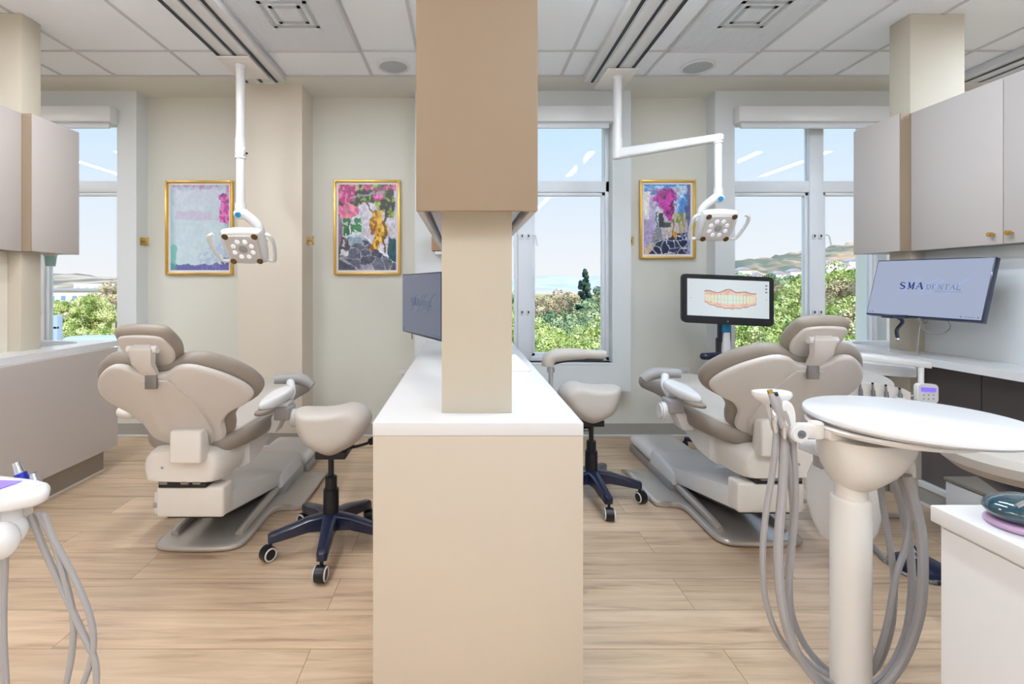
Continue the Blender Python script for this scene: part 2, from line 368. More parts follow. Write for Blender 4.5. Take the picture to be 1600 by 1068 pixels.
# ------------------------------------------------------------------ ceiling things
for x0, x1, yc, lb in ((-1.263, -.652, 2.467, 'grey perforated ceiling air panel left of the centre column'), (1.295, 1.897, 2.467, 'grey perforated ceiling air panel right of the centre column')):
    e = empty('air_diffuser', ((x0+x1)/2, yc, CEIL-.012), lb, 'air vent')
    b = B().box(x0+.012, x1-.012, 1.87, 3.065, CEIL-.006, CEIL-.003); b.build('perforated_face', M['perf'], e, smooth=False)
    b = B()
    for k in range(38):
        x = x0+.03+(x1-x0-.06)*k/37; b.box(x-.0015, x+.0015, 1.9, 3.04, CEIL-.0075, CEIL-.006)
    b.build('rib_lines', M['perf'], e, smooth=False)
    b = B(); xm = (x0+x1)/2; ym = 2.66
    for q in (.13, .085):
        b.box(xm-q, xm+q, ym-q, ym-q+.02, CEIL-.010, CEIL-.007).box(xm-q, xm+q, ym+q-.02, ym+q, CEIL-.010, CEIL-.007)
        b.box(xm-q, xm-q+.02, ym-q, ym+q, CEIL-.010, CEIL-.007).box(xm+q-.02, xm+q, ym-q, ym+q, CEIL-.010, CEIL-.007)
    b.build('duct_collar', M['spk'], e, smooth=False)
    b = B().box(x0, x0+.016, 1.857, 3.077, CEIL-.014, CEIL-.004, .002).box(x1-.016, x1, 1.857, 3.077, CEIL-.014, CEIL-.004, .002).box(x0, x1, 3.061, 3.077, CEIL-.014, CEIL-.004, .002).box(x0, x1, 1.857, 1.873, CEIL-.014, CEIL-.004, .002)
    b.build('frame', M['tbar'], e)
for x, y, lb in ((-.475, 3.29, 'round ceiling speaker left of the hanging centre cabinet'), (1.60, 3.30, 'round ceiling speaker right of the right dental light rail')):
    e = empty('ceiling_speaker', (x, y, CEIL-.012), lb, 'speaker')
    B().lathe([(.088, CEIL-.001), (.112, CEIL-.001), (.112, CEIL-.006), (.105, CEIL-.011), (.095, CEIL-.012), (.09, CEIL-.008)], (x, y, 0), 40).build('trim_ring', M['white'], e)
    B().lathe([(.001, CEIL-.010), (.09, CEIL-.009), (.09, CEIL-.004)], (x, y, 0), 40).build('grille', M['spk'], e)

# dental light rails
def rail(xc, yend, sgn, lb):
    e = empty('ceiling_light_rail', (xc, 1.5, CEIL-.055), lb, 'ceiling rail', None)
    z0 = CEIL-.055; Y0 = -2.0
    B().box(xc-.112, xc+.112, Y0, yend, z0+.004, CEIL-.001, .003).build('rail_body', M['alu'], e)
    a = (xc+.112, xc+.168) if sgn > 0 else (xc-.168, xc-.112)
    B().box(a[0], a[1], Y0, yend, z0+.002, CEIL-.001, .006).build('side_fascia', M['white'], e)
    b = B()
    for q, wd in ((-.107, .010), (0, .008), (.107, .010)): b.box(xc+q-wd, xc+q+wd, Y0, yend+.001, z0, z0+.006)
    b.build('slot', M['slot'], e, smooth=False)
    b = B()
    for q in (-.052, .052): b.box(xc+q-.035, xc+q+.035, Y0, yend, z0-.002, z0+.005, .001)
    b.build('track_strip', M['white'], e)
    return e
rail(-1.43, 3.43, 1, 'long white ceiling rail carrying the left dental light')
rail(1.02, 3.43, -1, 'long white ceiling rail carrying the right dental light')
rail(3.66, 3.43, -1, 'white ceiling rail beyond the right wall cabinets')
# linear ceiling lamps (just above the frame and behind the camera)
for xc in (-4.11, -1.43, 1.02, 3.575):
    for q in (-.37, .37):
        for y0 in (1.25, -1.3):
            e = empty('linear_ceiling_light', (xc+q, y0+.6, CEIL-.05), 'slim linear ceiling light above the bays', 'ceiling light', 'linear ceiling lights out of view')
            B().box(xc+q-.045, xc+q+.045, y0, y0+1.2, CEIL-.045, CEIL-.012, .004).build('housing', M['white'], e)
            B().box(xc+q-.036, xc+q+.036, y0+.01, y0+1.19, CEIL-.05, CEIL-.0452).build('diffuser', M['lampglow'] if xc > 0 else M['lampglow2'], e, smooth=False)
for xc in (-3.2, -1.1, 1.1, 3.2):  # unseen square lights, added to warm the faces towards the camera
    e = empty('warm_fill_light', (xc, -2.6, CEIL-.02), 'square warm fill light added behind the camera', 'ceiling light', 'added warm fill lights out of view')
    B().box(xc-.32, xc+.32, -2.92, -2.28, CEIL-.02, CEIL-.008, .003).build('housing', M['white'], e)
    B().box(xc-.29, xc+.29, -2.89, -2.31, CEIL-.024, CEIL-.0202).build('diffuser', M['fillwarm'], e, smooth=False)

# ------------------------------------------------------------------ posts, cabinets, counters
def thing1(b, name, m, label, cat, group=None, **k):
    o = b.build(name, m, **k); return tag(o, label, cat, group)
CT = .83
thing1(B().box(-.061, .137, 1.361, 1.50, CT, CEIL-.002, .002), 'divider_post', M['post'], 'cream square column standing on the central counter', 'column')
thing1(B().box(-2.727, -2.427, 2.652, 2.776, .0, CEIL-.002, .002), 'divider_post', M['post'], 'cream square column behind the left wall cabinets', 'column')
thing1(B().box(2.46, 2.76, 2.66, 2.79, .0, CEIL-.002, .002), 'divider_post', M['post'], 'cream square column behind the right wall cabinets', 'column')
# partitions beneath the wall cabinets
struct(B().box(-2.65, -2.50, YB+1.5, 2.65, 0, 1.379).build('wall_partition_left', M['wall2'], smooth=False))
struct(B().box(2.54, 2.69, 1.15, 2.659, 0, 1.379).build('wall_partition_right', M['winwall'], smooth=False))

# central hanging cabinet
e = empty('hanging_cabinet', (.035, 2.14, 1.385), 'taupe two-sided cabinet hanging over the central counter', 'cabinet')
zb, zt = 1.385, 2.15
B().box(-.105, .176, 1.285, 3.0, zb+.018, zt).build('body', M['taupe'], e, smooth=False)
lab(B().box(-.124, .195, 1.267, 1.285, zb, zt+.3, .001).build('end_panel', M['taupe2'], e), 'warm tan end panel')
for sx_, x0, x1 in ((-1, -.124, -.106), (1, .177, .195)):
    for k in range(4):
        y0 = 1.287+k*.428
        d = B().box(x0, x1, y0, y0+.424, zb, zt, .0015).build('door', M['taupe'], e)
        xk = x0 if sx_ < 0 else x1; yk = y0+(.38 if k % 2 == 0 else .04)
        B().cyl((xk, yk, zb+.06), (xk+sx_*.022, yk, zb+.06), .009, seg=14).build('knob', M['brass'], d)
for x in (-.098, .169): B().box(x-.0035, x+.0035, 1.29, 2.95, zb+.014, zb+.019).build('light_groove', M['slot'], e, smooth=False)
# wall mounted dispenser seen under the cabinet
e = empty('glove_dispenser', at(690, 380, 3.66), 'small tan dispenser on the wall under the hanging cabinet', 'dispenser')
p0 = at(675, 392, 3.65); p1 = at(712, 366, 3.65)
B().box(p0.x, p1.x, 3.60, FR-.001, p0.z, p1.z, .004).build('housing', M['dispb'], e)
B().box(p0.x+.02, p1.x-.02, 3.61, FR-.001, p0.z-.03, p0.z-.001, .008).build('outlet_lip', M['white'], e)

# central counter: waterfall end + top + cabinets
e = empty('central_counter', (.0385, 2.2, 0), 'white quartz central counter with a cream waterfall end', 'counter')
x0, x1, y0, y1 = -.238, .315, 1.265, 3.2
B().box(x0, x1, y0, y1, CT-.035, CT, .0025).build('countertop', M['quartz'], e)
lab(B().box(x0+.001, x1-.001, y0+.001, y0+.036, 0, CT-.0352, .0015).build('end_panel', M['panelw'], e), 'cream end panel')
B().box(x0+.03, x1-.03, y0+.04, y1-.03, .1, CT-.036).build('carcass', M['taupe'], e, smooth=False)
B().box(x0+.07, x1-.07, y0+.04, y1-.05, 0, .1).build('kick_plate', M['toe'], e, smooth=False)
for sx_, xx in ((-1, x0+.012), (1, x1-.030)):
    for k in range(4):
        ya = y0+.045+k*.463
        d = B().box(xx, xx+.018, ya, ya+.458, .105, CT-.04, .0015).build('door', M['taupe'], e)
        xk = xx if sx_ < 0 else xx+.018
        B().cyl((xk, ya+.42, .72), (xk+sx_*.022, ya+.42, .72), .009, seg=14).build('knob', M['brass'], d)
thing1(B().hexa([(.12, 2.02, CT), (.29, 2.02, CT), (.29, 2.2, CT), (.12, 2.2, CT), (.12, 2.05, CT+.055), (.235, 2.05, CT+.055), (.235, 2.19, CT+.05), (.12, 2.19, CT+.05)], .006), 'tissue_box', M['whitew'], 'small white wedge-shaped box lying on the central counter', 'box')
# left wall cabinets
def wallcab(sg, xf, xn, yf0, yf1, n_near, ln, lf, zb=1.38, zt=2.132):
    # sg=-1 : left side, cabinets extend to -x
    # far cabinet
    xpost = 2.46 if sg > 0 else -2.427
    x_out = xf; x_in = xf+sg*.33
    e = empty('wall_cabinet', ((x_out+x_in)/2, (yf0+yf1)/2, zb), lf, 'cabinet')
    bx = sorted((x_out+sg*.02, x_in)); bp_ = sorted((x_out+sg*.02, xpost-sg*.001)); B().box(bp_[0], bp_[1], yf0+.002, 2.80, zb+.001, zt-.001).box(bx[0], bx[1], 2.80, yf1, zb+.001, zt-.001).build('body', M['taupe'], e, smooth=False)
    lab(B().box(*sorted((x_out, xn+sg*.010)), yf0-.004, yf0+.0015, zb, zt).build('side_panel', M['taupe2'], e, smooth=False), 'warm tan side panel')
    B().box(*sorted((x_out, x_out+sg*.02)), yf0+.003, yf1, zb, zt, .0015).build('door', M['taupe'], e)
    ys = yf0-.006
    for k in range(n_near):
        y1_ = ys-k*.452; y0_ = y1_-.449
        e = empty('wall_cabinet', ((xn+x_in)/2, (y0_+y1_)/2, zb), ln[k], 'cabinet')
        B().box(*sorted((xn+sg*.02, xn+sg*.33)), y0_, y1_, zb+.001, zt-.001).build('body', M['taupe'], e, smooth=False)
        d = B().box(*sorted((xn, xn+sg*.02)), y0_, y1_, zb, zt, .0015).build('door', M['taupe'], e)
        yk = y0_+.035 if k % 2 == 0 else y1_-.035
        if sg > 0:
            B().cyl((xn, yk, zb+.045), (xn-sg*.012, yk, zb+.045), .006, seg=14).cyl((xn-sg*.011, yk, zb+.045), (xn-sg*.03, yk, zb+.045), .0105, seg=18, bev=.002).build('knob', M['brass'], d)
        else:
            pass
wallcab(-1, -2.365, -2.413, 2.645, 2.975, 5, ['taupe wall cabinet at the left edge of the frame']+['taupe wall cabinet out of frame, %s along the left partition' % q for q in ('second', 'third', 'fourth', 'fifth')], 'taupe wall cabinet nearest the left window')
wallcab(1, 2.39, 2.445, 2.645, 2.96, 3, ['taupe wall cabinet with brass knob left of the seam', 'taupe wall cabinet with brass knob at the right frame edge', 'taupe wall cabinet further right, out of frame'], 'taupe wall cabinet beside the right window')

# counters left and right with round basins
def counter(sg, xf, xb, y0, y1, label, ys, sink):
    e = empty('side_counter', ((xf+xb)/2, (y0+y1)/2, 0), label, 'counter')
    t = bmesh.new(); zt = CT; zb_ = CT-.037
    ring = []
    cx, cy, rx, ry = sink
    out = [(min(xf, xb), y0), (max(xf, xb), y0), (max(xf, xb), y1), (min(xf, xb), y1)]
    for z in (zt, zb_):
        vo = [t.verts.new((a, c, z)) for a, c in out]; vi = [t.verts.new((cx+rx*math.cos(2*PI*k/40), cy+ry*math.sin(2*PI*k/40), z)) for k in range(40)]
        ed = [t.edges.new((vo[i], vo[(i+1) % 4])) for i in range(4)]+[t.edges.new((vi[i], vi[(i+1) % 40])) for i in range(40)]
        bmesh.ops.triangle_fill(t, use_beauty=True, edges=ed); ring.append((vo, vi))
    for i in range(4): t.faces.new((ring[0][0][i], ring[0][0][(i+1) % 4], ring[1][0][(i+1) % 4], ring[1][0][i]))
    for i in range(40): t.faces.new((ring[0][1][i], ring[0][1][(i+1) % 40], ring[1][1][(i+1) % 40], ring[1][1][i]))
    bmesh.ops.recalc_face_normals(t, faces=t.faces[:]); b = B(); b._merge(t)
    b.build('countertop', M['quartz'], e, smooth=False)
    prof = [(1.02, zb_+.002), (1.0, zb_-.01), (.93, zb_-.07), (.75, zb_-.12), (.1, zb_-.13)]
    rings = [[Vector((cx+rx*r*math.cos(2*PI*k/40), cy+ry*r*math.sin(2*PI*k/40), z)) for k in range(40)] for r, z in prof]
    bb = B(); bb.loft(rings, cap=False); bb.build('basin', M['steel'], e)
    B().tube([(cx+sg*(rx+.03), cy, CT), (cx+sg*(rx+.03), cy, CT+.10), (cx+sg*(rx-.0), cy, CT+.15), (cx+sg*(rx-.1), cy, CT+.13)], .011, 12).build('faucet', M['chrome'], e)
    return e
e = counter(-1, -2.28, -2.499, 2.80, 3.2, 'white quartz counter with round basin left of the left chair', 0, (-2.385, 3.0, .08, .12)) if False else None
def long_counter(sg, xf, xback, xpost, ynear, label, cabs):
    # far deep part around the basin + long shallow part
    e = empty('side_counter', (xf+sg*.2, 2.2, 0), label, 'counter')
    t = bmesh.new(); cx, cy, rx, ry = xf+sg*.33, 2.99, .19, .15
    ring = []; zt, zb_ = CT, CT-.037
    xd = xf+sg*.62
    out = [(xf, ynear), (xf, 3.2), (xd, 3.2), (xd, 2.80), (xback, 2.80), (xback, ynear)]
    n = len(out)
    for z in (zt, zb_):
        vo = [t.verts.new((a, c, z)) for a, c in out]; vi = [t.verts.new((cx+rx*math.cos(2*PI*k/40), cy+ry*math.sin(2*PI*k/40), z)) for k in range(40)]
        ed = [t.edges.new((vo[i], vo[(i+1) % n])) for i in range(n)]+[t.edges.new((vi[i], vi[(i+1) % 40])) for i in range(40)]
        bmesh.ops.triangle_fill(t, use_beauty=True, edges=ed); ring.append((vo, vi))
    for i in range(n): t.faces.new((ring[0][0][i], ring[0][0][(i+1) % n], ring[1][0][(i+1) % n], ring[1][0][i]))
    for i in range(40): t.faces.new((ring[0][1][i], ring[0][1][(i+1) % 40], ring[1][1][(i+1) % 40], ring[1][1][i]))
    bmesh.ops.recalc_face_normals(t, faces=t.faces[:]); b = B(); b._merge(t)
    b.build('countertop', M['quartz'], e, smooth=False)
    prof = [(1.03, zb_-.001), (1.0, zb_-.012), (.93, zb_-.07), (.75, zb_-.12), (.05, zb_-.13)]
    rings = [[Vector((cx+rx*r*math.cos(2*PI*k/40), cy+ry*r*math.sin(2*PI*k/40), z)) for k in range(40)] for r, z in prof]
    B().loft(rings, cap=False).build('basin', M['steel'], e)
    return e
e = long_counter(-1, -2.28, -2.499, 0, -1.5, 'white quartz counter with round basin along the left partition', 1)
B().box(-2.499, -2.25, -1.48, 3.146, .154, CT-.038, .001).build('front_panel', M['taupe'], e, smooth=False)
B().box(-2.88, -2.50, 2.80, 3.146, .154, CT-.18).build('sink_cabinet', M['taupe'], e, smooth=False)
B().box(-2.9, -2.317, 2.80, 3.11, 0, .154).box(-2.49, -2.317, -1.48, 2.80, 0, .154).build('kick_plate', M['toe'], e, smooth=False)
B().box(-2.316, -2.308, -1.48, 3.118, 0, .014, .002).build('floor_trim', M['whitew'], e)
e = long_counter(1, 2.30, 2.539, 0, 1.15, 'white quartz counter with round basin along the right partition', 1)
B().box(2.33, 2.9, 2.78, 3.15, .12, CT-.18).build('sink_cabinet', M['taupe'], e, smooth=False)
B().box(2.36, 2.9, 2.80, 3.12, 0, .12).build('kick_plate', M['toe'], e, smooth=False)
# knee space panels
for ya, yb, lb in ((1.15, 1.94, 'charcoal knee-space panel nearer the camera under the right counter'), (1.945, 2.35, 'charcoal knee-space panel in the middle under the right counter'), (2.355, 2.775, 'charcoal knee-space panel furthest under the right counter')):
    thing1(B().box(2.522, 2.5395, ya, yb, .125, CT-.038, .001), 'knee_panel', M['dark'], lb, 'panel')
b = B().box(2.505, 2.52, 1.15, 2.66, 0, .09).box(2.5205, 2.539, 1.15, 2.66, .0, .09); struct(b.build('baseboard_right', M['base'], smooth=False))
b = B().box(2.50, 2.5395, 1.15, 2.66, .09, .123, .003).box(2.495, 2.505, 1.15, 2.66, 0, .014, .002); struct(b.build('trim_6', M['white'], smooth=False))
# low storage box under right counter
e = empty('low_drawer_box', (2.37, 1.9, 0), 'low pale storage box with a wood-tone lid under the right counter', 'storage box')
B().box(2.235, 2.49, 1.4, 2.24, .03, .285, .003).build('body', M['white'], e)
B().box(2.23, 2.494, 1.39, 2.245, .29, .305, .002).build('lid', M['wood_lt'], e)
B().box(2.25, 2.48, 1.42, 2.22, 0, .03).build('plinth', M['toe'], e, smooth=False)

# foreground cabinet at the right
e = empty('foreground_cabinet', (1.3, .4, 0), 'white cabinet in the foreground at the lower right', 'cabinet')
B().box(.914, 1.75, -.3, .947, .728, .760, .003).build('countertop', M['white'], e)
B().box(.925, 1.74, -.29, .936, .0, .7275, .001).build('body', M['white'], e, smooth=False)
B().box(.9215, .925, -.28, .93, .08, .722, .001).build('door', M['white'], e)
# glossy object on it
e = empty('curing_light_cradle', at(1610, 800, .84), 'glossy dark teal device on a pink base, on the foreground cabinet', 'dental device')
cx, cy = 1.0, .855
B().pad([(-.06, 0), (-.045, .035), (0, .05), (.05, .035), (.065, 0), (.05, -.035), (0, -.05), (-.045, -.035)], .012, lambda u, v, w: (cx+u, cy+v, .767+w), n=5).build('base', M['pink'], e)
B().sph((cx, cy, .792), (.066, .05, .024), 28).build('shell', M['mouse'], e)
B().tube([(cx-.045, cy-.02, .806), (cx-.01, cy-.02, .818), (cx+.04, cy-.02, .812)], .004, 8).build('rim', M['chrome'], e)

# ------------------------------------------------------------------ wall items
def plate(x, y, z, lb, side=0):
    e = empty('wall_outlet', (x, y, z), lb, 'outlet')
    B().box(x-.036, x+.036, y-.006, y, z-.058, z+.058, .002).build('cover_plate', M['white'], e)
    for q in (-.022, .022):
        B().box(x-.017, x+.017, y-.008, y-.006, z+q-.014, z+q+.014, .002).build('socket', M['white'], e)
        B().box(x-.009, x-.006, y-.0085, y-.0079, z+q-.003, z+q+.007).box(x+.006, x+.009, y-.0085, y-.0079, z+q-.003, z+q+.007).cyl((x, y-.0085, z+q-.009), (x, y-.0079, z+q-.009), .0025, seg=8).build('slots', M['slot'], e, smooth=False)
p = at(630, 589, NI); plate(p.x, NI-.001, p.z, 'white wall outlet beside the central counter end')
p = at(1071, 585, NI); plate(p.x, NI-.001, p.z, 'white wall outlet behind the right dental chair')
def hook(x, y, z, sx_, lb):
    e = empty('brass_hook', (x, y, z), lb, 'hook')
    B().box(min(x, x+sx_*.008), max(x, x+sx_*.008), y-.03, y+.03, z-.032, z+.032, .003).build('back_plate', M['brass'], e)
    B().cyl((x+sx_*.008, y, z), (x+sx_*.045, y, z), .008, seg=12).build('stem', M['brass'], e)
    B().cyl((x+sx_*.04, y, z-.035), (x+sx_*.04, y, z+.035), .008, seg=12, bev=.002).build('bar', M['brass'], e)
hook(-2.511, 3.78, at(0, 377, 3.78).z, 1, 'small brass tie-back hook beside the left window')
hook(-1.198, 3.72, at(0, 376, 3.72).z, 1, 'small brass tie-back hook on the side of the wall pilaster')
hook(1.287, 3.79, at(0, 376, 3.79).z, 1, 'small brass tie-back hook left of the right framed picture')

# ------------------------------------------------------------------ art prints
def voro(U, V, n, seed, sx_=1, sy=1):
    r = np.random.default_rng(seed); P = r.random((n, 2)); d = np.sqrt(((U[..., None]-P[:, 0])*sx_)**2+((V[..., None]-P[:, 1])*sy)**2)
    s = np.sort(d, -1); return s[..., 1]-s[..., 0], np.argmin(d, -1), r.random(n)
def vnoise(U, V, f, seed):
    r = np.random.default_rng(seed); G = r.random((64, 64)); x = U*f; y = V*f; xi = x.astype(int); yi = y.astype(int); fx = x-xi; fy = y-yi
    fx = fx*fx*(3-2*fx); fy = fy*fy*(3-2*fy); g = lambda a, b_: G[b_ % 64, a % 64]
    return (g(xi, yi)*(1-fx)+g(xi+1, yi)*fx)*(1-fy)+(g(xi, yi+1)*(1-fx)+g(xi+1, yi+1)*fx)*fy
def fbm(U, V, f, seed): return sum(vnoise(U, V, f*2**k, seed+k)/2**(k+1) for k in range(4))*1.07
def lay(I, m, c): 
    c = np.array(c, float)
    m = np.clip(m, 0, 1)[..., None]; return I*(1-m)+c*m
def art_alley(U, V):
    n1 = fbm(U, V, 6, 1); n2 = fbm(U, V, 22, 9); sp = rng.random(U.shape)
    I = np.zeros(U.shape+(3,))+np.array((206, 204, 220)); I += ((n1-.5)*30)[..., None]
    I = lay(I, (U < .42)*(V > .36), (205, 218, 226))
    I = lay(I, (U > .08)*(U < .2)*(V > .38)*(V < .6)*(n2 > .35), (48, 118, 52)); I = lay(I, (U > .22)*(U < .4)*(V > .4)*(V < .56)*(n2 > .48), (60, 130, 80)); I = lay(I, (U > .15)*(U < .25)*(abs((U*20) % 1-.5) < .15)*(V > .4)*(V < .6), (60, 90, 90))
    I = lay(I, (U < .07-.0*V)*(V > .25), (138, 112, 142))
    fl = (V > .62)*(V > .60+(U-.42)*.58)*((U > .1) | (V > .72))
    d, i_, c = voro(U, V, 60, 4, 1, 1.7)
    st = np.array((86, 92, 112))+(c[i_]-.5)[..., None]*50+((n2-.5)*60)[..., None]
    st = np.where((d < .012)[..., None], np.array((170, 172, 190)), st); I = np.where(fl[..., None], st, I)
    I = lay(I, ((V > .60)*(V < .7)*(abs(U-.3) < .14))*.6, (170, 200, 220))
    I = lay(I, (abs(V-(.59+(U-.42)*.58)) < .012)*(U > .42), (225, 225, 238))
    tr = ((abs(U-(.72-.1*(V-.3)+.05*np.sin(V*14))) < .10-.02*np.sin(V*20))*(V > .3)*(V < .76)) | ((abs(U-.60) < .05)*(V > .38)*(V < .58))
    I = lay(I, tr, (222, 172, 38)); I = lay(I, tr*(n2 > .55), (150, 95, 30)); I = lay(I, tr*(n2 < .38), (242, 200, 80))
    I = lay(I, (abs(U-(.80-.02*np.sin(V*30))) < .02)*(V > .35)*(V < .8), (120, 82, 60))
    I = lay(I, (abs(V-(.1+.95*U-.35)) < .02)*(U > .3)*(U < .6), (110, 80, 55))
    fo = (V < .30+.10*np.sin(U*7+1)+.1*(n1-.5))*(U < .97)
    I = lay(I, fo, (42, 58, 38)); I = lay(I, fo*(n2 > .52), (92, 122, 48)); I = lay(I, fo*(n2 > .62), (160, 178, 80)); I = lay(I, fo*(n2 < .4), (45, 38, 50))
    pk = (((U-.12)/.2)**2+((V-.09)/.13)**2 < 1+.6*(n2-.5)) | (((U-.68)/.1)**2+((V-.13)/.07)**2 < 1) | ((V < .06)*(n1 > .5)) 
    I = lay(I, pk*(sp > .3), (200, 55, 135)); I = lay(I, pk*(n2 > .55), (235, 120, 185))
    I = lay(I, (((U-.17)/.19)**2+((V-.31)/.09)**2 < 1), (205, 95, 145)); I = lay(I, (((U-.17)/.19)**2+((V-.31)/.09)**2 < 1)*(n2 > .5), (222, 130, 160))
    I = lay(I, (abs(V-(.17-.1*U)) < .012)*(U > .2)*(U < .8), (150, 150, 165))
    I = lay(I, (U > .86)*(V > .6+(U-.86)*.3)*(V < .86+(U-.86)*.45), (38, 92, 106)); I = lay(I, (U > .86)*(V > .62)*(V < .9)*(abs((U*28) % 1-.5) < .12), (28, 66, 84))
    I = lay(I, (U > .03)*(U < .16)*(V > .76)*(V < .835), (222, 224, 230)); I = lay(I, (U > .04)*(U < .17)*(V > .62)*(V < .74)*(n2 > .5), (95, 70, 60))
    return I
def art_stairs(U, V):
    n1 = fbm(U, V, 6, 21); n2 = fbm(U, V, 20, 29); sp = rng.random(U.shape)
    I = np.zeros(U.shape+(3,))+np.array((70, 140, 215)); I = lay(I, np.clip((n1-.42)*6, 0, 1)*(V > .02), (190, 212, 238))
    I = lay(I, (V > .38+.3*abs(U-.55)), (190, 188, 205)); I = lay(I, (V > .42)*(U > .55)*(U < .9)*(V < .75), (188, 175, 150)); I = lay(I, (V > .4)*(U > .6)*(U < .85)*(n2 > .5)*(V < .6), (120, 140, 62)); I = lay(I, (V > .55)*(U > .45)*(U < .75)*(V < .85), (205, 195, 188))
    I = lay(I, (U < .27)*(V > .16-.1*U), (188, 180, 215)); I = lay(I, (U < .03+.12*(1-V)+.05*n2)*(V > .1), (240, 236, 240)); I = lay(I, (U < .24)*(V > .5), (178, 165, 205))
    I = lay(I, (U > .25)*(U < .42)*(V > .32)*(V < .64), (215, 215, 228)); I = lay(I, (U > .32)*(U < .42)*(V > .41)*(V < .62), (52, 58, 62)); I = lay(I, (U > .26)*(U < .3)*(V > .4)*(V < .62), (90, 120, 150)); I = lay(I, (U > .42)*(U < .58)*(V > .54)*(V < .62), (72, 82, 84))
    s = (V > .62)*(V < .9)*(U > .24-.45*(V-.62))*(U < .40-.1*(V-.62)); I = lay(I, s, (120, 122, 132)); I = lay(I, s*(((V*30) % 1) > .6), (165, 168, 178))
    fl = (V > .80-.25*(U-.4)*(U > .4))*(U > .2+(.9-V)); d, i_, c = voro(U, V, 90, 14, 1, 2.2)
    st = np.array((34, 44, 84))+(c[i_]-.5)[..., None]*26; st = np.where((d < .014)[..., None], np.array((205, 210, 228)), st); I = np.where(fl[..., None], st, I)
    I = lay(I, (V > .9)*(U < .25)*(~fl), (215, 185, 160)); I = lay(I, (V > .84)*(V < .93)*(U > .1)*(U < .45)*(~fl), (200, 190, 185))
    I = lay(I, (((U-.67)/.06)**2+((V-.73)/.04)**2 < 1), (215, 160, 50)); I = lay(I, (abs(U-.63) < .012)*(V > .5)*(V < .78), (110, 75, 45))
    I = lay(I, (U > .93)*(V > .0), (110, 110, 158)); I = lay(I, (U > .89)*(V > .28)*(V < .5), (95, 95, 140)); I = lay(I, (U > .92)*(V > .6), (150, 160, 205))
    pk = (((U-.48)/(.24+.12*(n2-.5)))**2+((V-.20)/.15)**2 < 1+1.4*(n2-.5)) | (((U-.55)/.11)**2+((V-.36)/.13)**2 < 1+1.2*(n2-.5))
    I = lay(I, pk, (150, 12, 130)); I = lay(I, pk*(n2 > .52), (205, 40, 175)); I = lay(I, pk*(n2 < .4), (85, 10, 75)); I = lay(I, (((U-.4)/.35)**2+((V-.1)/.06)**2 < 1)*(sp > .75), (170, 60, 120))
    return I
def art_glare(U, V):  # pale wash is window glare painted into the print
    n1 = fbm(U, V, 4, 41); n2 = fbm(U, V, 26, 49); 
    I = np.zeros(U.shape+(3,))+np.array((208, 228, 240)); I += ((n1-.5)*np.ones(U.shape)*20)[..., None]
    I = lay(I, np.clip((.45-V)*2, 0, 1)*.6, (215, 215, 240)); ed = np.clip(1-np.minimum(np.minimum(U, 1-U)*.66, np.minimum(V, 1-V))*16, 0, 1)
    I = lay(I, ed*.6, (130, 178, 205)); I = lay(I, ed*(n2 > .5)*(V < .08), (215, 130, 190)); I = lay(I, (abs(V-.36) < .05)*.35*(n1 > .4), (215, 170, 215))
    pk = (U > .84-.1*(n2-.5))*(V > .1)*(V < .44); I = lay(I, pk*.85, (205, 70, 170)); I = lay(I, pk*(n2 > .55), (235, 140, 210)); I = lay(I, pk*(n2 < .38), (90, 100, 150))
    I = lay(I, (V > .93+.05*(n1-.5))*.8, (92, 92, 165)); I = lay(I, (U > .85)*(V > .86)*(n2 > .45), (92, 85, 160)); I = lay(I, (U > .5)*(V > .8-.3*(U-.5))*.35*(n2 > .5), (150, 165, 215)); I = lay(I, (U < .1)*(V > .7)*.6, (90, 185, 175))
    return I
def teeth(U, V):
    I = np.zeros(U.shape+(3,))+np.array((214, 224, 228)); I -= (abs(U-.5)*18)[..., None]
    x = (U-.53)/.315
    n2 = fbm(U, V, 18, 61)
    top = .315+.0*x*x-.07*np.exp(-(x/.2)**2)+.02*np.sin(x*9)+(.03*(n2-.5)); bot = .78-.15*x*x+.012*np.sin(x*22); 
    g = (abs(x) < 1.0)*(V > top)*(V < bot); I = lay(I, g, (218, 178, 162)); I = lay(I, g*(n2 > .5), (228, 195, 180)); I = lay(I, g*(V < top+.03), (165, 130, 118)); I = lay(I, g*(V > bot-.02), (170, 120, 105))
    sc = np.abs(np.sin((x+.03*np.sign(x))*24)); tt = .395+.05*(1-sc)+.02*abs(x); tb = .665-.085*x*x-.055*(1-sc)
    t_ = (abs(x) < .95)*(V > tt)*(V < tb); I = lay(I, t_, (212, 228, 214)); I = lay(I, t_*(sc < .24)*.6, (180, 190, 170)); I = lay(I, t_*(abs(V-.545+.03*x*x) < .006)*.5, (170, 182, 166)); I = lay(I, t_*np.clip((abs(x)-.25)/.6, 0, 1)*.8, (224, 218, 182)); I = lay(I, t_*(sc < .26)*.45, (178, 180, 150))
    for vy in (.12, .21, .30): I = lay(I, (abs(U-.965) < .012)*(abs(V-vy) < .02), (110, 120, 132))
    I = lay(I, (abs(U-.965) < .012)*(abs(V-.5) < .015), (195, 200, 205)); I = lay(I, (abs(U-.05) < .012)*(abs(V-.13) < .02), (235, 190, 180)); I = lay(I, (abs(U-.05) < .01)*(abs(V-.52) < .012), (170, 180, 186))
    return I
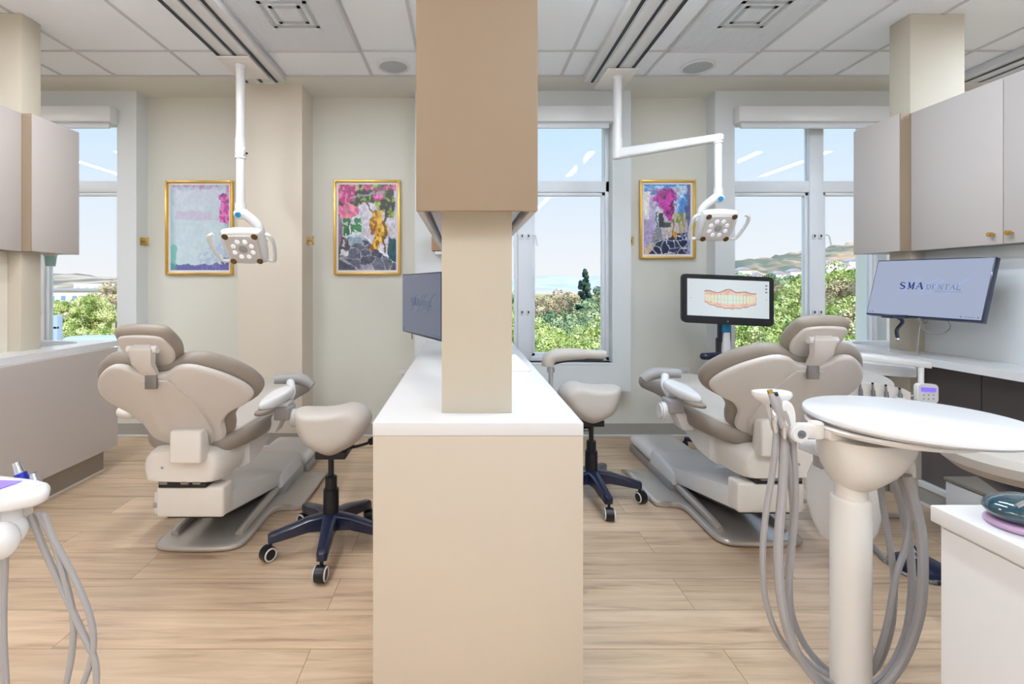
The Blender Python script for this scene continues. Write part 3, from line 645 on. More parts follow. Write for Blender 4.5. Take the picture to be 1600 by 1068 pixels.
def printmesh(name, fn, nu, nv, P, m, parent):
    """P(u,v)->world, v from top"""
    us = np.linspace(0, 1, nu); vs = np.linspace(0, 1, nv); U, V = np.meshgrid(us, vs)
    U0, V0 = U, V
    if m is M['print']: U = np.clip(U+(fbm(U0, V0, 14, 71)-.5)*.07, 0, 1); V = np.clip(V+(fbm(U0, V0, 14, 81)-.5)*.06, 0, 1)
    I = fn(U, V)
    if m is M['print']: I = I*(1+(fbm(U0, V0, 30, 91)-.5)*(.5 if fn is not art_glare else .08))[..., None]
    I = np.clip(I, 0, 255)/255; lin = np.where(I <= .04045, I/12.92, ((I+.055)/1.055)**2.4)
    off = OFF[parent.name]
    verts = [Vector(P(u, v))-off for v in vs for u in us]
    faces = [(r*nu+c, (r+1)*nu+c, (r+1)*nu+c+1, r*nu+c+1) for r in range(nv-1) for c in range(nu-1)]
    me = bpy.data.meshes.new(name); me.from_pydata(verts, [], faces)
    a = me.color_attributes.new('print', 'FLOAT_COLOR', 'POINT'); d = np.ones((nu*nv, 4), np.float32); d[:, :3] = lin.reshape(-1, 3); a.data.foreach_set('color', d.ravel())
    me.materials.append(m); o = bpy.data.objects.new(name, me); C.objects.link(o); o.parent = parent; OFF[o.name] = off.copy(); return o
def picture(x0, x1, z0, z1, fn, lb, nu=90, nv=126):
    y = NI; e = empty('framed_picture', ((x0+x1)/2, y-.015, z0), lb, 'framed picture'); f = .016; d = .035
    B().box(x0, x0+f, y-d, y-.001, z0, z1, .002).box(x1-f, x1, y-d, y-.001, z0, z1, .002).box(x0+f, x1-f, y-d, y-.001, z0, z0+f, .002).box(x0+f, x1-f, y-d, y-.001, z1-f, z1, .002).build('frame', M['gold'], e)
    B().box(x0+f, x1-f, y-.014, y-.002, z0+f, z1-f).build('mount', M['mat'], e, smooth=False)
    a, b_ = x0+f+.018, x1-f-.018; c, d2 = z0+f+.02, z1-f-.018
    printmesh('print', fn, nu, nv, lambda u, v: (a+(b_-a)*u, y-.0155, d2+(c-d2)*v), M['print'], e)
picture(-2.354, -1.824, 1.279, 2.022, art_glare, 'gold framed picture, pale window glare painted into it, behind the left dental light')
picture(-1.024, -.499, 1.279, 2.027, art_alley, 'gold framed picture of a stone alley and yellow tree trunk')
picture(1.396, 1.834, 1.406, 2.027, art_stairs, 'gold framed picture of magenta flowers over a stone stair')

# ------------------------------------------------------------------ monitors with logo
def ribbon(b, pts, wd, F):
    P = [Vector((x, y, 0)) for x, y in pts]; n = len(P); L = []
    for i, p in enumerate(P):
        d = (P[min(i+1, n-1)]-P[max(i-1, 0)]).normalized(); q = Vector((-d.y, d.x, 0)); ww = wd(i/(n-1)) if callable(wd) else wd
        L.append((p+q*ww/2, p-q*ww/2))
    for (a, c), (d_, e_) in zip(L, L[1:]):
        vs = [b.bm.verts.new(F(v.x, v.y)) for v in (a, c, e_, d_)]
        b.bm.faces.new(vs)
LET = {'S': ([[(.82, .8), (.7, .95), (.42, .98), (.2, .85), (.22, .65), (.5, .5), (.8, .36), (.84, .16), (.6, .02), (.3, .03), (.12, .2)]], 1),
 'M': ([[(.15, 0), (.15, 1)], [(.15, 1), (.5, .1)], [(.5, .1), (.85, 1)], [(.85, 1), (.85, 0)], [(0, 0), (.3, 0)], [(.7, 0), (1, 0)], [(0, 1), (.2, 1)], [(.8, 1), (1, 1)]], 0),
 'A': ([[(.05, 0), (.5, 1)], [(.5, 1), (.95, 0)], [(.22, .35), (.75, .35)], [(-.05, 0), (.2, 0)], [(.78, 0), (1.08, 0)]], 0),
 'D': ([[(.15, 0), (.15, 1)], [(0, 0), (.4, 0), (.75, .12), (.92, .5), (.75, .88), (.4, 1), (0, 1)]], 0),
 'E': ([[(.15, 0), (.15, 1)], [(0, 0), (.85, 0)], [(0, 1), (.8, 1)], [(.15, .5), (.6, .5)]], 0),
 'N': ([[(.15, 0), (.15, 1)], [(.15, 1), (.9, 0)], [(.9, 0), (.9, 1)], [(0, 0), (.3, 0)], [(.75, 1), (1.05, 1)]], 0),
 'T': ([[(.5, 0), (.5, 1)], [(.02, 1), (.98, 1)], [(.35, 0), (.65, 0)], [(.02, 1), (.02, .85)], [(.98, 1), (.98, .85)]], 0),
 'L': ([[(.15, 0), (.15, 1)], [(0, 0), (.8, 0), (.8, .18)], [(0, 1), (.3, 1)]], 0)}
def logo(F, parent, mats, bold=1.0):
    """F(u,v)->world; u,v in metres from screen centre; word about .24 m wide"""
    def word(txt, x, y, h, wd, adv, thick, thin, m, name):
        b = B()
        for ch in txt:
            st, _ = LET[ch]
            for i, s_ in enumerate(st):
                pts = [(x+px*wd, y+py*h) for px, py in s_]
                if len(pts) > 2: pts = [(v.x, v.y) for v in spline([(a, c, 0) for a, c in pts], 5)]; f = (lambda t: thin+(thick-thin)*math.sin(PI*t)**2) 
                else:
                    heavy = {('M', 1), ('M', 3), ('A', 1), ('D', 0), ('E', 0), ('N', 1), ('T', 0), ('L', 0)}
                    f = thick if (ch, i) in heavy else thin
                ribbon(b, pts, f, F)
            x += adv
        b.build(name, m, parent, smooth=False); return x
    x = word('SMA', -.115, -.005, .034, .030, .0385, .0075, .0028, mats[0], 'logo_word')
    word('DENTAL', x+.006, -.005, .024, .020, .0245, .0028, .0014, mats[1], 'logo_word')
    b = B()
    for cx, h, sl in ((-.08, .05, .03), (0, .055, .035), (.04, .055, .03), (.12, .06, .045)):
        pts = [(v.x, v.y) for v in spline([(cx-.05, -.035, 0), (cx-.02, -.025, 0), (cx, .0, 0), (cx+sl*.5, .03, 0), (cx+sl+.01, h-.01, 0), (cx+sl+.03, h-.005, 0)], 6)]
        ribbon(b, pts, lambda t: .0008+.0022*math.sin(PI*t), lambda u, v: F(u, v, -.0004))
    b.build('logo_script', mats[2], parent, smooth=False)
    cu = bpy.data.curves.new('t', 'FONT'); cu.body = 'MARIE & ASSOCIATES'; cu.size = .0085; cu.align_x = 'RIGHT'; cu.space_character = 1.35
    to = bpy.data.objects.new('t', cu); C.objects.link(to); bpy.context.view_layer.update()
    me = bpy.data.meshes.new_from_object(to.evaluated_get(bpy.context.evaluated_depsgraph_get())); bpy.data.objects.remove(to)
    off = OFF[parent.name]
    for v in me.vertices: v.co = Vector(F(v.co.x+.153, v.co.y-.018))-off
    me.materials.clear(); me.materials.append(mats[1]); o = bpy.data.objects.new('logo_line', me); C.objects.link(o); o.parent = parent; OFF[o.name] = off.copy()
def monitor(c, yaw, tilt, Wd, Hd, T, scr, mats, lb, roll=0):
    """c centre; yaw about z: facing dir; faces -local y"""
    R4 = Matrix.Translation(c) @ Matrix.Rotation(yaw, 4, 'Z') @ Matrix.Rotation(tilt, 4, 'X') @ Matrix.Rotation(roll, 4, 'Y')
    e = empty('wall_monitor', c, lb, 'monitor')
    B().box(-Wd/2, Wd/2, -.0, T, -Hd/2, Hd/2, .004, M4=R4).build('bezel', M['navy'] if mats[0] is M['ink'] else M['black'], e)
    B().box(-Wd/2+.08, Wd/2-.08, T, T+.03, -Hd/2+.05, Hd/2-.05, .008, M4=R4).build('rear_housing', M['black'], e)
    s_ = B().box(-Wd/2+.008, Wd/2-.008, -.0015, .0, -Hd/2+.012, Hd/2-.008, M4=R4).build('screen', scr, e, smooth=False)
    logo(lambda u, v, dd=0: R4 @ Vector((u*Wd/.53, -.0025-dd, v*Wd/.53)), s_, mats)
    b = B()
    for u in (-Wd/2+.015, -Wd/2+.03, Wd/2-.02, Wd/2-.065): b.box(u, u+.006, -.0022, -.0016, -Hd/2+.016, -Hd/2+.02, M4=R4)
    b.box(Wd/2-.055, Wd/2-.03, -.0022, -.0016, -Hd/2+.017, -Hd/2+.0185, M4=R4); b.build('status_icons', mats[1], s_, smooth=False)
    return e, R4
# right monitor: solve from corners
TLp, TRp = at(1367, 407, 2.70), at(1551, 401, 2.21)
BLp, BRp = at(1358, 491, 2.66), at(1541, 504, 2.165)
cen = (TLp+TRp+BLp+BRp)/4; xax = ((TRp-TLp)+(BRp-BLp)).normalized(); zax = ((TLp-BLp)+(TRp-BRp)).normalized(); yax = zax.cross(xax).normalized(); zax = xax.cross(yax).normalized()
Wr = ((TRp-TLp).length+(BRp-BLp).length)/2; Hr = ((TLp-BLp).length+(TRp-BRp).length)/2
def monitor2(cen, xax, yax, zax, Wd, Hd, T, scr, mats, lb):
    e = empty('wall_monitor', cen, lb, 'monitor')
    R4 = Matrix(((xax.x, yax.x, zax.x, cen.x), (xax.y, yax.y, zax.y, cen.y), (xax.z, yax.z, zax.z, cen.z), (0, 0, 0, 1)))
    B().box(-Wd/2, Wd/2, 0, T, -Hd/2, Hd/2, .003, M4=R4).build('bezel', M['navy'], e)
    B().box(-Wd/2+.08, Wd/2-.08, T, T+.02, -Hd/2+.05, Hd/2-.05, .008, M4=R4).build('rear_housing', M['black'], e)
    s_ = B().box(-Wd/2+.005, Wd/2-.006, -.0015, .0, -Hd/2+.01, Hd/2-.006, M4=R4).build('screen', scr, e, smooth=False)
    logo(lambda u, v, dd=0: R4 @ Vector((u*Wd/.50, -.0025-dd, v*Wd/.50)), s_, mats)
    b = B()
    for u in (-Wd/2+.015, -Wd/2+.03, Wd/2-.02, Wd/2-.085): b.box(u, u+.006, -.0024, -.0016, -Hd/2+.018, -Hd/2+.023, M4=R4)
    b.box(Wd/2-.07, Wd/2-.03, -.0024, -.0016, -Hd/2+.019, -Hd/2+.021, M4=R4); b.build('status_icons', mats[1], s_, smooth=False)
    return e, R4
e, R4 = monitor2(cen, xax, yax, zax, Wr, Hr, .03, M['scr_r'], (M['ink'], M['ink2'], M['ink3']), 'monitor with a pale screen and blue logo on the right partition')
q = R4 @ Vector((-.03, .05, 0))
B().cyl(q, (2.539, q.y, q.z), .02).box(2.525, 2.5395, q.y-.06, q.y+.06, q.z-.06, q.z+.06, .003).build('wall_bracket', M['black'], e)
q0 = at(1402, 495, 2.48)
B().tube([at(1400, 494, 2.5), at(1410, 502, 2.5), at(1401, 515, 2.5), at(1403, 530, 2.5)], .008, 8).build('hanging_strap', M['navy'], e)
B().box(q0.x-.05, q0.x+.03, 2.45, 2.52, q0.z-.005, q0.z+.012, .003).build('camera_mount', M['navy'], e)
B().sph(at(1403, 530, 2.5), .012, 12).build('mount_clip', M['chrome'], e)
b = B().tube([at(1436, 497, 2.42), at(1441, 512, 2.45), at(1455, 520, 2.45), at(1472, 521, 2.45), at(1484, 513, 2.45), at(1482, 503, 2.42), at(1473, 498, 2.4)], .003, 6)
b.tube([at(1440, 498, 2.42), at(1436, 520, 2.45), at(1434, 545, 2.47), Vector((2.36, 2.5, CT+.004))], .003, 6).tube([at(1432, 498, 2.42), at(1447, 507, 2.43), at(1450, 498, 2.42)], .0025, 6)
thing1(b, 'monitor_cable', M['grey'], 'thin grey cables looping below the right monitor', 'cable')
# centre-left monitor on the divider (screen seen at a slant)
a0, a1 = at(629, 429, 2.58), Vector((-.075, 2.06, 0)); 
xax = Vector((a1.x-a0.x, a1.y-a0.y, 0)).normalized(); zax = Vector((0, 0, 1)); yax = zax.cross(xax)
tl = at(629, 427, 2.58); cz = (at(0, 429, 2.58).z+at(0, 517, 2.58).z)/2
cen = Vector((a0.x, 2.58, cz))+xax*.265
e, R4 = monitor2(cen, xax, yax, zax, .53, .305, .03, M['scr_l'], (M['ink4'], M['ink4'], M['ink4']), 'dim grey monitor with a faint logo behind the central column')
q = R4 @ Vector((.02, .05, 0))
B().cyl(q, (q.x+.12, q.y+.02, q.z), .018).cyl((q.x+.12, q.y+.02, q.z-.04), (q.x+.12, q.y+.02, 1.385), .014).build('hanging_bracket', M['black'], e)
B().tube([R4 @ Vector((-.17, .02, -.15)), R4 @ Vector((-.17, .02, -.17)), R4 @ Vector((-.165, .02, -.185))], .004, 8).build('sensor_stub', M['steel'], e)

# left cups under the cabinet
e = empty('cup_dispenser', at(80, 400, 2.95), 'pale teal cup holder under the left wall cabinet', 'cup holder')
p = at(79, 392, 2.95)
B().lathe([(.03, 0), (.032, -.002), (.024, -.075), (.001, -.076)], (p.x, 2.95, 1.384), 24).build('cup', M['teal'], e)
B().lathe([(.001, 0), (.034, 0), (.034, -.012), (.03, -.014)], (p.x, 2.95, 1.3845), 24).build('holder_ring', M['white'], e)

# ------------------------------------------------------------------ dental lights
def head(c, m, e, tilt=35, yaw=0):
    R4 = Matrix.Translation(c) @ Matrix.Rotation(R(yaw), 4, 'Z') @ Matrix.Rotation(R(-tilt), 4, 'X').inverted()
    F = lambda u, v, w_: R4 @ Vector((m*u, w_, v))
    hs = B().pad([(-.108, .08), (-.09, .10), (0, .108), (.09, .10), (.108, .08), (.115, 0), (.1, -.085), (.075, -.1), (0, -.106), (-.075, -.1), (-.1, -.085), (-.115, 0)], .055, F, crown=.004, n=4).build('lamp_housing', M['white'], e)
    B().pad([(-.078, .07), (0, .08), (.078, .07), (.085, 0), (.074, -.07), (0, -.08), (-.074, -.07), (-.085, 0)], .008, lambda u, v, w_: F(u, v, w_-.033), n=4).build('face_plate', M['shell'], hs)
    for u, v in ((-.076, .074), (.076, .074), (-.07, -.074), (.07, -.074)):
        p = F(u, v, -.0325); q_ = F(u, v, -.040); B().cyl(p, q_, .017, seg=20, bev=.003).build('sensor_window', M['brownlens'], hs)
    for k in range(8):
        a = 2*PI*(k+.5)/8; u, v = .052*math.cos(a), .048*math.sin(a)
        p = F(u, v, -.0345); q_ = F(u, v, -.040); B().cyl(p, q_, .0145, .011, seg=18).build('led_lens', M['led'], hs)
    B().cyl(F(0, 0, -.035), F(0, 0, -.039), .026, .022, seg=24).build('centre_lens', M['grey'], hs)
    for s_ in (-1, 1):
        B().tube([F(s_*.09, -.085, -.0), F(s_*.13, -.088, -.01), F(s_*.148, -.06, -.02), F(s_*.165, .03, -.03), F(s_*.158, .075, -.035), F(s_*.135, .088, -.03)], .010, 10, n=6).build('handle', M['white'], hs)
    return F
def dental_light(px, py, joint_z, elbow, low, hc, m, lb):
    e = empty('dental_light', (px, py, CEIL-.06), lb, 'dental light')
    z0 = CEIL-.0575
    B().box(px-.105, px+.105, py-.11, py+.21, z0-.014, z0-.0005, .004).build('carriage', M['whitew'], e)
    B().cyl((px, py, z0-.014), (px, py, z0-.035), .036, .031).cyl((px, py, z0-.03), (px, py, joint_z), .029, seg=28, bev=.003).cyl((px, py, joint_z+.10), (px, py, joint_z-.035), .034, seg=28, bev=.004).build('ceiling_pole', M['white'], e)
    J = Vector((px, py, joint_z)); E_ = Vector(elbow); d = (E_-J).normalized(); sd_ = d.cross(Vector((0, 0, 1))).normalized()
    def sec(p, w_, h): 
        u = sd_.cross(d).normalized()
        return [p+sd_*(w_*math.copysign(abs(math.cos(a))**.5, math.cos(a)))+u*(h*math.copysign(abs(math.sin(a))**.5, math.sin(a))) for a in [2*PI*k/20 for k in range(20)]]
    B().loft([sec(J-d*.03, .018, .022), sec(J-d*.02, .028, .036), sec(J+d*.1, .028, .034), sec(E_-d*.1, .024, .026), sec(E_+d*.015, .024, .024), sec(E_+d*.03, .016, .016)]).build('spring_arm', M['white'], e)
    B().box(J.x+.015, J.x+.06, py-.034, py-.026, joint_z-.012, joint_z+.0, .002).build('arm_vent', M['slot'], e)
    L = Vector((E_.x, E_.y, low))
    B().cyl((E_.x, E_.y, E_.z-.02), (E_.x, E_.y, low), .0215, seg=24).cyl((E_.x, E_.y, E_.z-.022), (E_.x, E_.y, E_.z-.034), .027, seg=24).cyl((E_.x, E_.y, low+.03), (E_.x, E_.y, low-.015), .028, seg=24, bev=.004).build('drop_pole', M['white'], e)
    hc = Vector(hc)
    # yoke
    s_ = -m
    pts = [L+Vector((0, 0, -.02)), L+Vector((-s_*.03, 0, -.035)), L+Vector((-s_*.085, .02, -.09)), L+Vector((-s_*.10, .03, -.16)), hc+Vector((-s_*.09, .03, .02))]
    B().tube(pts, lambda t: .027-.006*t, 14, n=6).build('yoke', M['white'], e)
    B().sph(L+Vector((0, -.002, -.03)), (.036, .034, .028), 20).build('swivel_joint', M['white'], e)
    B().cyl(L+Vector((s_*-.002, -.028, -.036)), L+Vector((s_*-.002, -.037, -.040)), .015, seg=18).build('colour_badge', M['cyan'], e)
    head(hc, m, e)
dental_light(-1.443, 3.13, 2.045, (-1.185, 2.57, 1.90), 1.60, at(384, 384, 2.57), 1, 'white dental light hanging over the left chair, arm folded')
dental_light(1.053, 3.30, 2.09, (1.545, 2.93, 2.085), 1.75, at(1118, 352, 2.93), -1, 'white dental light on an outstretched arm over the right chair')

# ------------------------------------------------------------------ dental chairs
def chair(cx, dy, dz, m, lb, seat_dz=0):
    e = empty('dental_chair', (cx, 2.3, 0), lb, 'dental chair')
    X = lambda x: cx+m*x
    def bx(b, x0, x1, y0, y1, z0, z1, bev=0, seg=2):
        a, c = sorted((X(x0), X(x1))); return b.box(a, c, y0+dy, y1+dy, z0, z1, bev, seg)
    al = R(54); H = Vector((0, 2.12+dy, .483+dz)); U_ = Vector((0, -math.cos(al), math.sin(al))); N_ = Vector((0, math.sin(al), math.cos(al)))
    # floor plate
    ol = [(-.21, 2.24), (-.19, 2.17), (-.1, 2.145), (.09, 2.145), (.17, 2.17), (.195, 2.24), (.195, 2.42), (.205, 2.52), (.255, 2.555), (.32, 2.56), (.335, 2.62), (.335, 2.98), (.31, 3.03), (-.31, 3.03), (-.335, 2.98), (-.335, 2.62), (-.32, 2.56), (-.265, 2.555), (-.215, 2.52), (-.21, 2.42)]
    pl = B().pad(ol, .03, lambda u, v, w_: (X(u), v+dy, .017+w_), edge=.022, n=3).build('floor_plate', M['plate'], e, sharp=60)
    for x in (-.155, .145):
        B().tube([(X(x), 2.25+dy, .032), (X(x), 2.33+dy, .045), (X(x), 2.75+dy, .06), (X(x), 2.95+dy, .06)], lambda t: .018+.01*t, 10).build('plate_ridge', M['plate'], pl)
    # pump cover
    pc = bx(B(), -.195, .19, 2.70, 3.03, .030, .075, .006).build('pump_base', M['grey'], e)
    c2 = B().hexa([(X(-.19), 2.68+dy, .06), (X(.185), 2.68+dy, .06), (X(.185), 3.03+dy, .06), (X(-.19), 3.03+dy, .06), (X(-.175), 2.69+dy, .135), (X(.172), 2.69+dy, .135), (X(.172), 3.02+dy, .16), (X(-.175), 3.02+dy, .16)], .018, 3).build('pump_cover', M['white'], e)
    # lift arm
    za = .20
    B().hexa([(X(-.15), 2.09+dy, za), (X(.165), 2.09+dy, za), (X(.165), 2.74+dy, .065), (X(-.15), 2.74+dy, .065), (X(-.15), 2.09+dy, za+.10), (X(.165), 2.09+dy, za+.10), (X(.165), 2.74+dy, .145), (X(-.15), 2.74+dy, .145)], .01).build('lift_arm', M['white'], e)
    B().hexa([(X(-.11), 2.12+dy, za-.03), (X(.12), 2.12+dy, za-.03), (X(.12), 2.7+dy, .04), (X(-.11), 2.7+dy, .04), (X(-.11), 2.12+dy, za+.02), (X(.12), 2.12+dy, za+.02), (X(.12), 2.7+dy, .09), (X(-.11), 2.7+dy, .09)], .004).build('scissor_linkage', M['black'], e)
    bx(B(), -.115, .172, 2.05, 2.14, .205, .335, .012, 3).build('rear_cover', M['whitew'], e)
    B().cyl((X(-.15), 2.10+dy, .24), (X(-.115), 2.10+dy, .24), .014).build('limit_bumper', M['grey'], e)
    # upper body
    up = B().pad([(-.165, .375), (-.14, .355), (.12, .35), (.16, .37), (.17, .43), (.15, .48), (.09, .505), (-.10, .505), (-.155, .485), (-.178, .43)], .34, lambda u, v, w_: (X(u), 2.20+dy+w_, v), edge=.03, n=4).build('seat_base', M['whitew'], e, sharp=50)
    b = B()
    for x0 in (-.09, .0, .05): b.box(*sorted((X(x0), X(x0+.035))), 2.03+dy, 2.06+dy, .352, .37, .004)
    b.build('hinge_parts', M['steel'], e)
    bx(B(), -.10, .10, 2.045, 2.2, .335, .358).build('hinge_cavity', M['black'], e, smooth=False)
    B().tube([(X(-.155), 2.70+dy, .142), (X(-.05), 2.688+dy, .147), (X(.10), 2.69+dy, .147), (X(.16), 2.70+dy, .143)], .0025, 6).build('cover_seam', M['slot'], e)
    B().cyl((X(-.075), 2.028+dy, .425), (X(-.075), 2.033+dy, .425), .006, seg=10).build('screw_cap', M['grey'], e)
    # seat frame going to the knees
    B().loft([[Vector((X(a*wd), y+dy, z0+(z1-z0)*t)) for a, t in ((-1, .15), (-.8, 0), (.8, 0), (1, .15), (1, 1), (-1, 1))] for y, wd, z0, z1 in ((2.26, .19, .34, .50), (2.36, .20, .36, .50), (2.55, .19, .42, .50), (2.75, .15, .47, .52), (2.98, .12, .48, .53), (3.2, .10, .50, .54))]).build('seat_frame', M['white'], e, sharp=40)
    # seat cushion + leg rest
    zc = lambda y: .512+dz*.6+(.055*max(0, (y-2.45)/.3) if y < 2.75 else .055-.03*(y-2.75)/.5)
    B().pad([(-.17, 2.11), (-.1, 2.09), (.1, 2.09), (.17, 2.11), (.235, 2.22), (.255, 2.45), (.235, 2.7), (.2, 2.95), (.185, 3.2), (.12, 3.28), (-.12, 3.28), (-.185, 3.2), (-.2, 2.95), (-.235, 2.7), (-.255, 2.45), (-.235, 2.2)], .085, lambda u, v, w_: (X(u), v+dy, zc(v)-.02+w_+.5*abs(u)**2), edge=.035, crown=-.006, n=4).build('seat_cushion', M['uph'], e, sharp=70)
    B().pad([(-.15, 2.13), (.15, 2.13), (.215, 2.27), (.225, 2.5), (.2, 2.72), (.17, 2.95), (.155, 3.18), (.08, 3.23), (-.08, 3.23), (-.155, 3.18), (-.17, 2.95), (-.2, 2.72), (-.225, 2.5), (-.215, 2.25)], .03, lambda u, v, w_: (X(u), v+dy, zc(v)+.022+w_+.45*abs(u)**2), edge=.02, n=4).build('seat_top_panel', M['uphl'], e, sharp=70)
    # backrest
    wrap = lambda t: .055*(abs(t)/.28)**1.6
    def mp(t, s_, w_):
        p = H+U_*s_+N_*(w_+wrap(t)); return (X(t), p.y, p.z)
    sh = [(0, .458), (.055, .462), (.10, .488), (.16, .478), (.24, .415), (.298, .34), (.318, .275), (.285, .232), (.215, .20), (.175, .15), (.165, .09), (.15, .045), (.09, .01), (0, .0)]
    sh = sh+[(-a, c) for a, c in sh[1:-1][::-1]]
    cu = [(0, .468), (.05, .474), (.10, .50), (.175, .495), (.262, .432), (.322, .352), (.343, .278), (.315, .222), (.24, .185), (.198, .13), (.185, .07), (.16, .02), (.08, -.01), (0, -.02)]
    cu = cu+[(-a, c) for a, c in cu[1:-1][::-1]]
    B().pad(sh, .03, mp, edge=.016, crown=.004, n=4).build('back_shell', M['shell'], e, sharp=60)
    B().pad(cu, .062, lambda t, s_, w_: mp(t, s_, w_+.045), edge=.03, crown=-.01, n=4).build('back_cushion', M['uph'], e, sharp=80)
    # central rib of the shell
    B().prism([(-.05, .44), (.06, .44), (.12, .30), (.135, .12), (.10, .02), (-.06, .02), (-.09, .12), (-.07, .30)], lambda t, s_, w_: mp(t, s_, w_), -.024, -.012, .006).build('shell_rib', M['shell'], e, sharp=60)
    # bracket down to base
    B().hexa([(X(-.015), 1.975+dy, .46+dz*.5), (X(.115), 1.975+dy, .46+dz*.5), (X(.115), 2.06+dy, .46), (X(-.015), 2.06+dy, .46), (X(-.022), 1.99+dy, .592+dz), (X(.108), 1.99+dy, .592+dz), (X(.108), 2.05+dy, .592+dz), (X(-.022), 2.05+dy, .592+dz)], .01, 3).build('back_bracket', M['whitew'], e)
    # headrest
    ah = R(47); Uh = Vector((0, -math.cos(ah), math.sin(ah))); Nh = Vector((0, math.sin(ah), math.cos(ah)))
    hc = Vector((0, 1.835+dy, .948+dz))
    mh = lambda t, s_, w_: (lambda p: (X(t), p.y, p.z))(hc+Uh*s_+Nh*(w_+.35*t*t))
    hp = [(-.108, .055), (-.085, .10), (0, .113), (.085, .10), (.108, .055), (.112, -.01), (.08, -.08), (0, -.108), (-.08, -.08), (-.112, -.01)]
    hr = B().pad(hp, .05, lambda t, s_, w_: mh(t, s_, w_+.016), edge=.025, n=4).build('headrest', M['uph'], e, sharp=80)
    B().pad([(a*.84, c*.82) for a, c in hp], .016, lambda t, s_, w_: mh(t, s_, w_-.012), n=4).build('headrest_shell', M['shell'], hr)
    n0 = Vector(mp(0, .455, -.01)); n1 = hc+Nh*-.03+Uh*.035; n1 = Vector((X(n1.x), n1.y, n1.z))
    n0 = Vector((X(0), n0.y, n0.z))
    mid = (n0+n1)/2+Vector((0, -.02, 0))
    B().box(X(0)-.022, X(0)+.022, n0.y-.008, n0.y+.006, n0.z-.05, n0.z+.03, .002).build('headrest_post', M['steel'], e)
    A = [n0+Vector((0, -.004, .005)), mid, n1]
    def rr(p, w_, h): return [p+Vector((w_*a, h*c, 0)) for a, c in ((-1, -.7), (-.7, -1), (.7, -1), (1, -.7), (1, .7), (.7, 1), (-.7, 1), (-1, .7))]
    B().loft([rr(A[0], .028, .012), rr(A[1], .036, .02), rr(A[2], .042, .022), rr(A[2]+Vector((0, .01, .018)), .03, .016)]).build('headrest_bracket', M['shell'], e, sharp=40)
    B().cyl(A[2]+Vector((-.055, .005, .0)), A[2]+Vector((.055, .005, 0)), .014, seg=18).build('headrest_pivot', M['white'], e)
    # arms
    ar = B().pad([(.255, 2.20), (.30, 2.22), (.33, 2.34), (.33, 2.46), (.28, 2.50), (.25, 2.42), (.24, 2.30)], .045, lambda u, v, w_: (X(u), v+dy, .635+dz*.8+w_+.08*(v-2.2)), edge=.024, n=5).build('armrest', M['white'], e, sharp=70)
    B().pad([(.25, 2.17), (.295, 2.19), (.31, 2.28), (.28, 2.32), (.25, 2.26)], .022, lambda u, v, w_: (X(u), v+dy, .612+dz*.8+w_), n=4).build('armrest_tip', M['uph'], ar)
    b0 = Vector((X(.335), 2.40+dy, .60+dz*.8))
    B().box(min(X(.27), X(.345)), max(X(.27), X(.345)), 2.34+dy, 2.44+dy, .535+dz*.8, .60+dz*.8, .008, 3).build('arm_joint', M['grey'], ar)
    B().cyl((X(.335), 2.40+dy, .535+dz*.8), (X(.375), 2.40+dy, .535+dz*.8), .044, seg=28, bev=.008).build('arm_knob', M['white'], ar)
    B().tube([(X(.30), 2.42+dy, .60+dz*.8), (X(.30), 2.50+dy, .635+dz*.8), (X(.26), 2.60+dy, .67+dz*.8)], .022, 12).build('arm_link', M['white'], ar)
    B().tube([(X(.16), 2.63+dy, .68+dz*.8), (X(.25), 2.66+dy, .68+dz*.8), (X(.31), 2.66+dy, .672+dz*.8), (X(.36), 2.66+dy, .64+dz*.8)], lambda t: .024+.008*math.sin(PI*t), 14).build('arm_grip', M['grey'], ar)
    a2 = B().pad([(-.30, 2.16), (-.35, 2.17), (-.40, 2.22), (-.40, 2.40), (-.35, 2.48), (-.30, 2.42), (-.28, 2.28)], .045, lambda u, v, w_: (X(u), v+dy, .612+dz*.8+w_), edge=.022, n=5).build('armrest', M['whitew'], e, sharp=70)
    for s_ in (-1, 1):
        B().hexa([(X(s_*.21), 2.36+dy, .47), (X(s_*.27), 2.36+dy, .47), (X(s_*.27), 2.46+dy, .47), (X(s_*.21), 2.46+dy, .47), (X(s_*.29), 2.36+dy, .62), (X(s_*.34), 2.36+dy, .62), (X(s_*.34), 2.44+dy, .62), (X(s_*.29), 2.44+dy, .62)], .006).build('arm_support', M['white'], e)
    return e
chair(-1.19, 0, 0, 1, 'taupe and white dental chair in the left bay')
chair(1.362, .04, .03, -1, 'taupe and white dental chair in the right bay')
for sg, xa, xb, lb in ((1, -1.33, -.99, 'low white and grey floor box at the foot of the left chair'), (-1, 1.20, 1.52, 'low white and grey floor box at the foot of the right chair')):
    e = empty('utility_box', ((xa+xb)/2, 3.25, 0), lb, 'floor box')
    y0 = 3.045 if sg > 0 else 3.09
    B().box(xa, xb, y0+.01, y0+.40, 0, .05, .004).build('base', M['grey'], e)
    B().pad([(xa, y0+.03), (xa+.03, y0), ((xa+xb)/2, y0-.0), (xb-.03, y0), (xb, y0+.03), (xb, y0+.2), (xb, y0+.38), (xb-.03, y0+.41), ((xa+xb)/2, y0+.41), (xa+.03, y0+.41), (xa, y0+.38), (xa, y0+.2)], .075, lambda u, v, w_: (u, v, .085+w_), edge=.05, n=4).build('lid', M['white'], e, sharp=70)

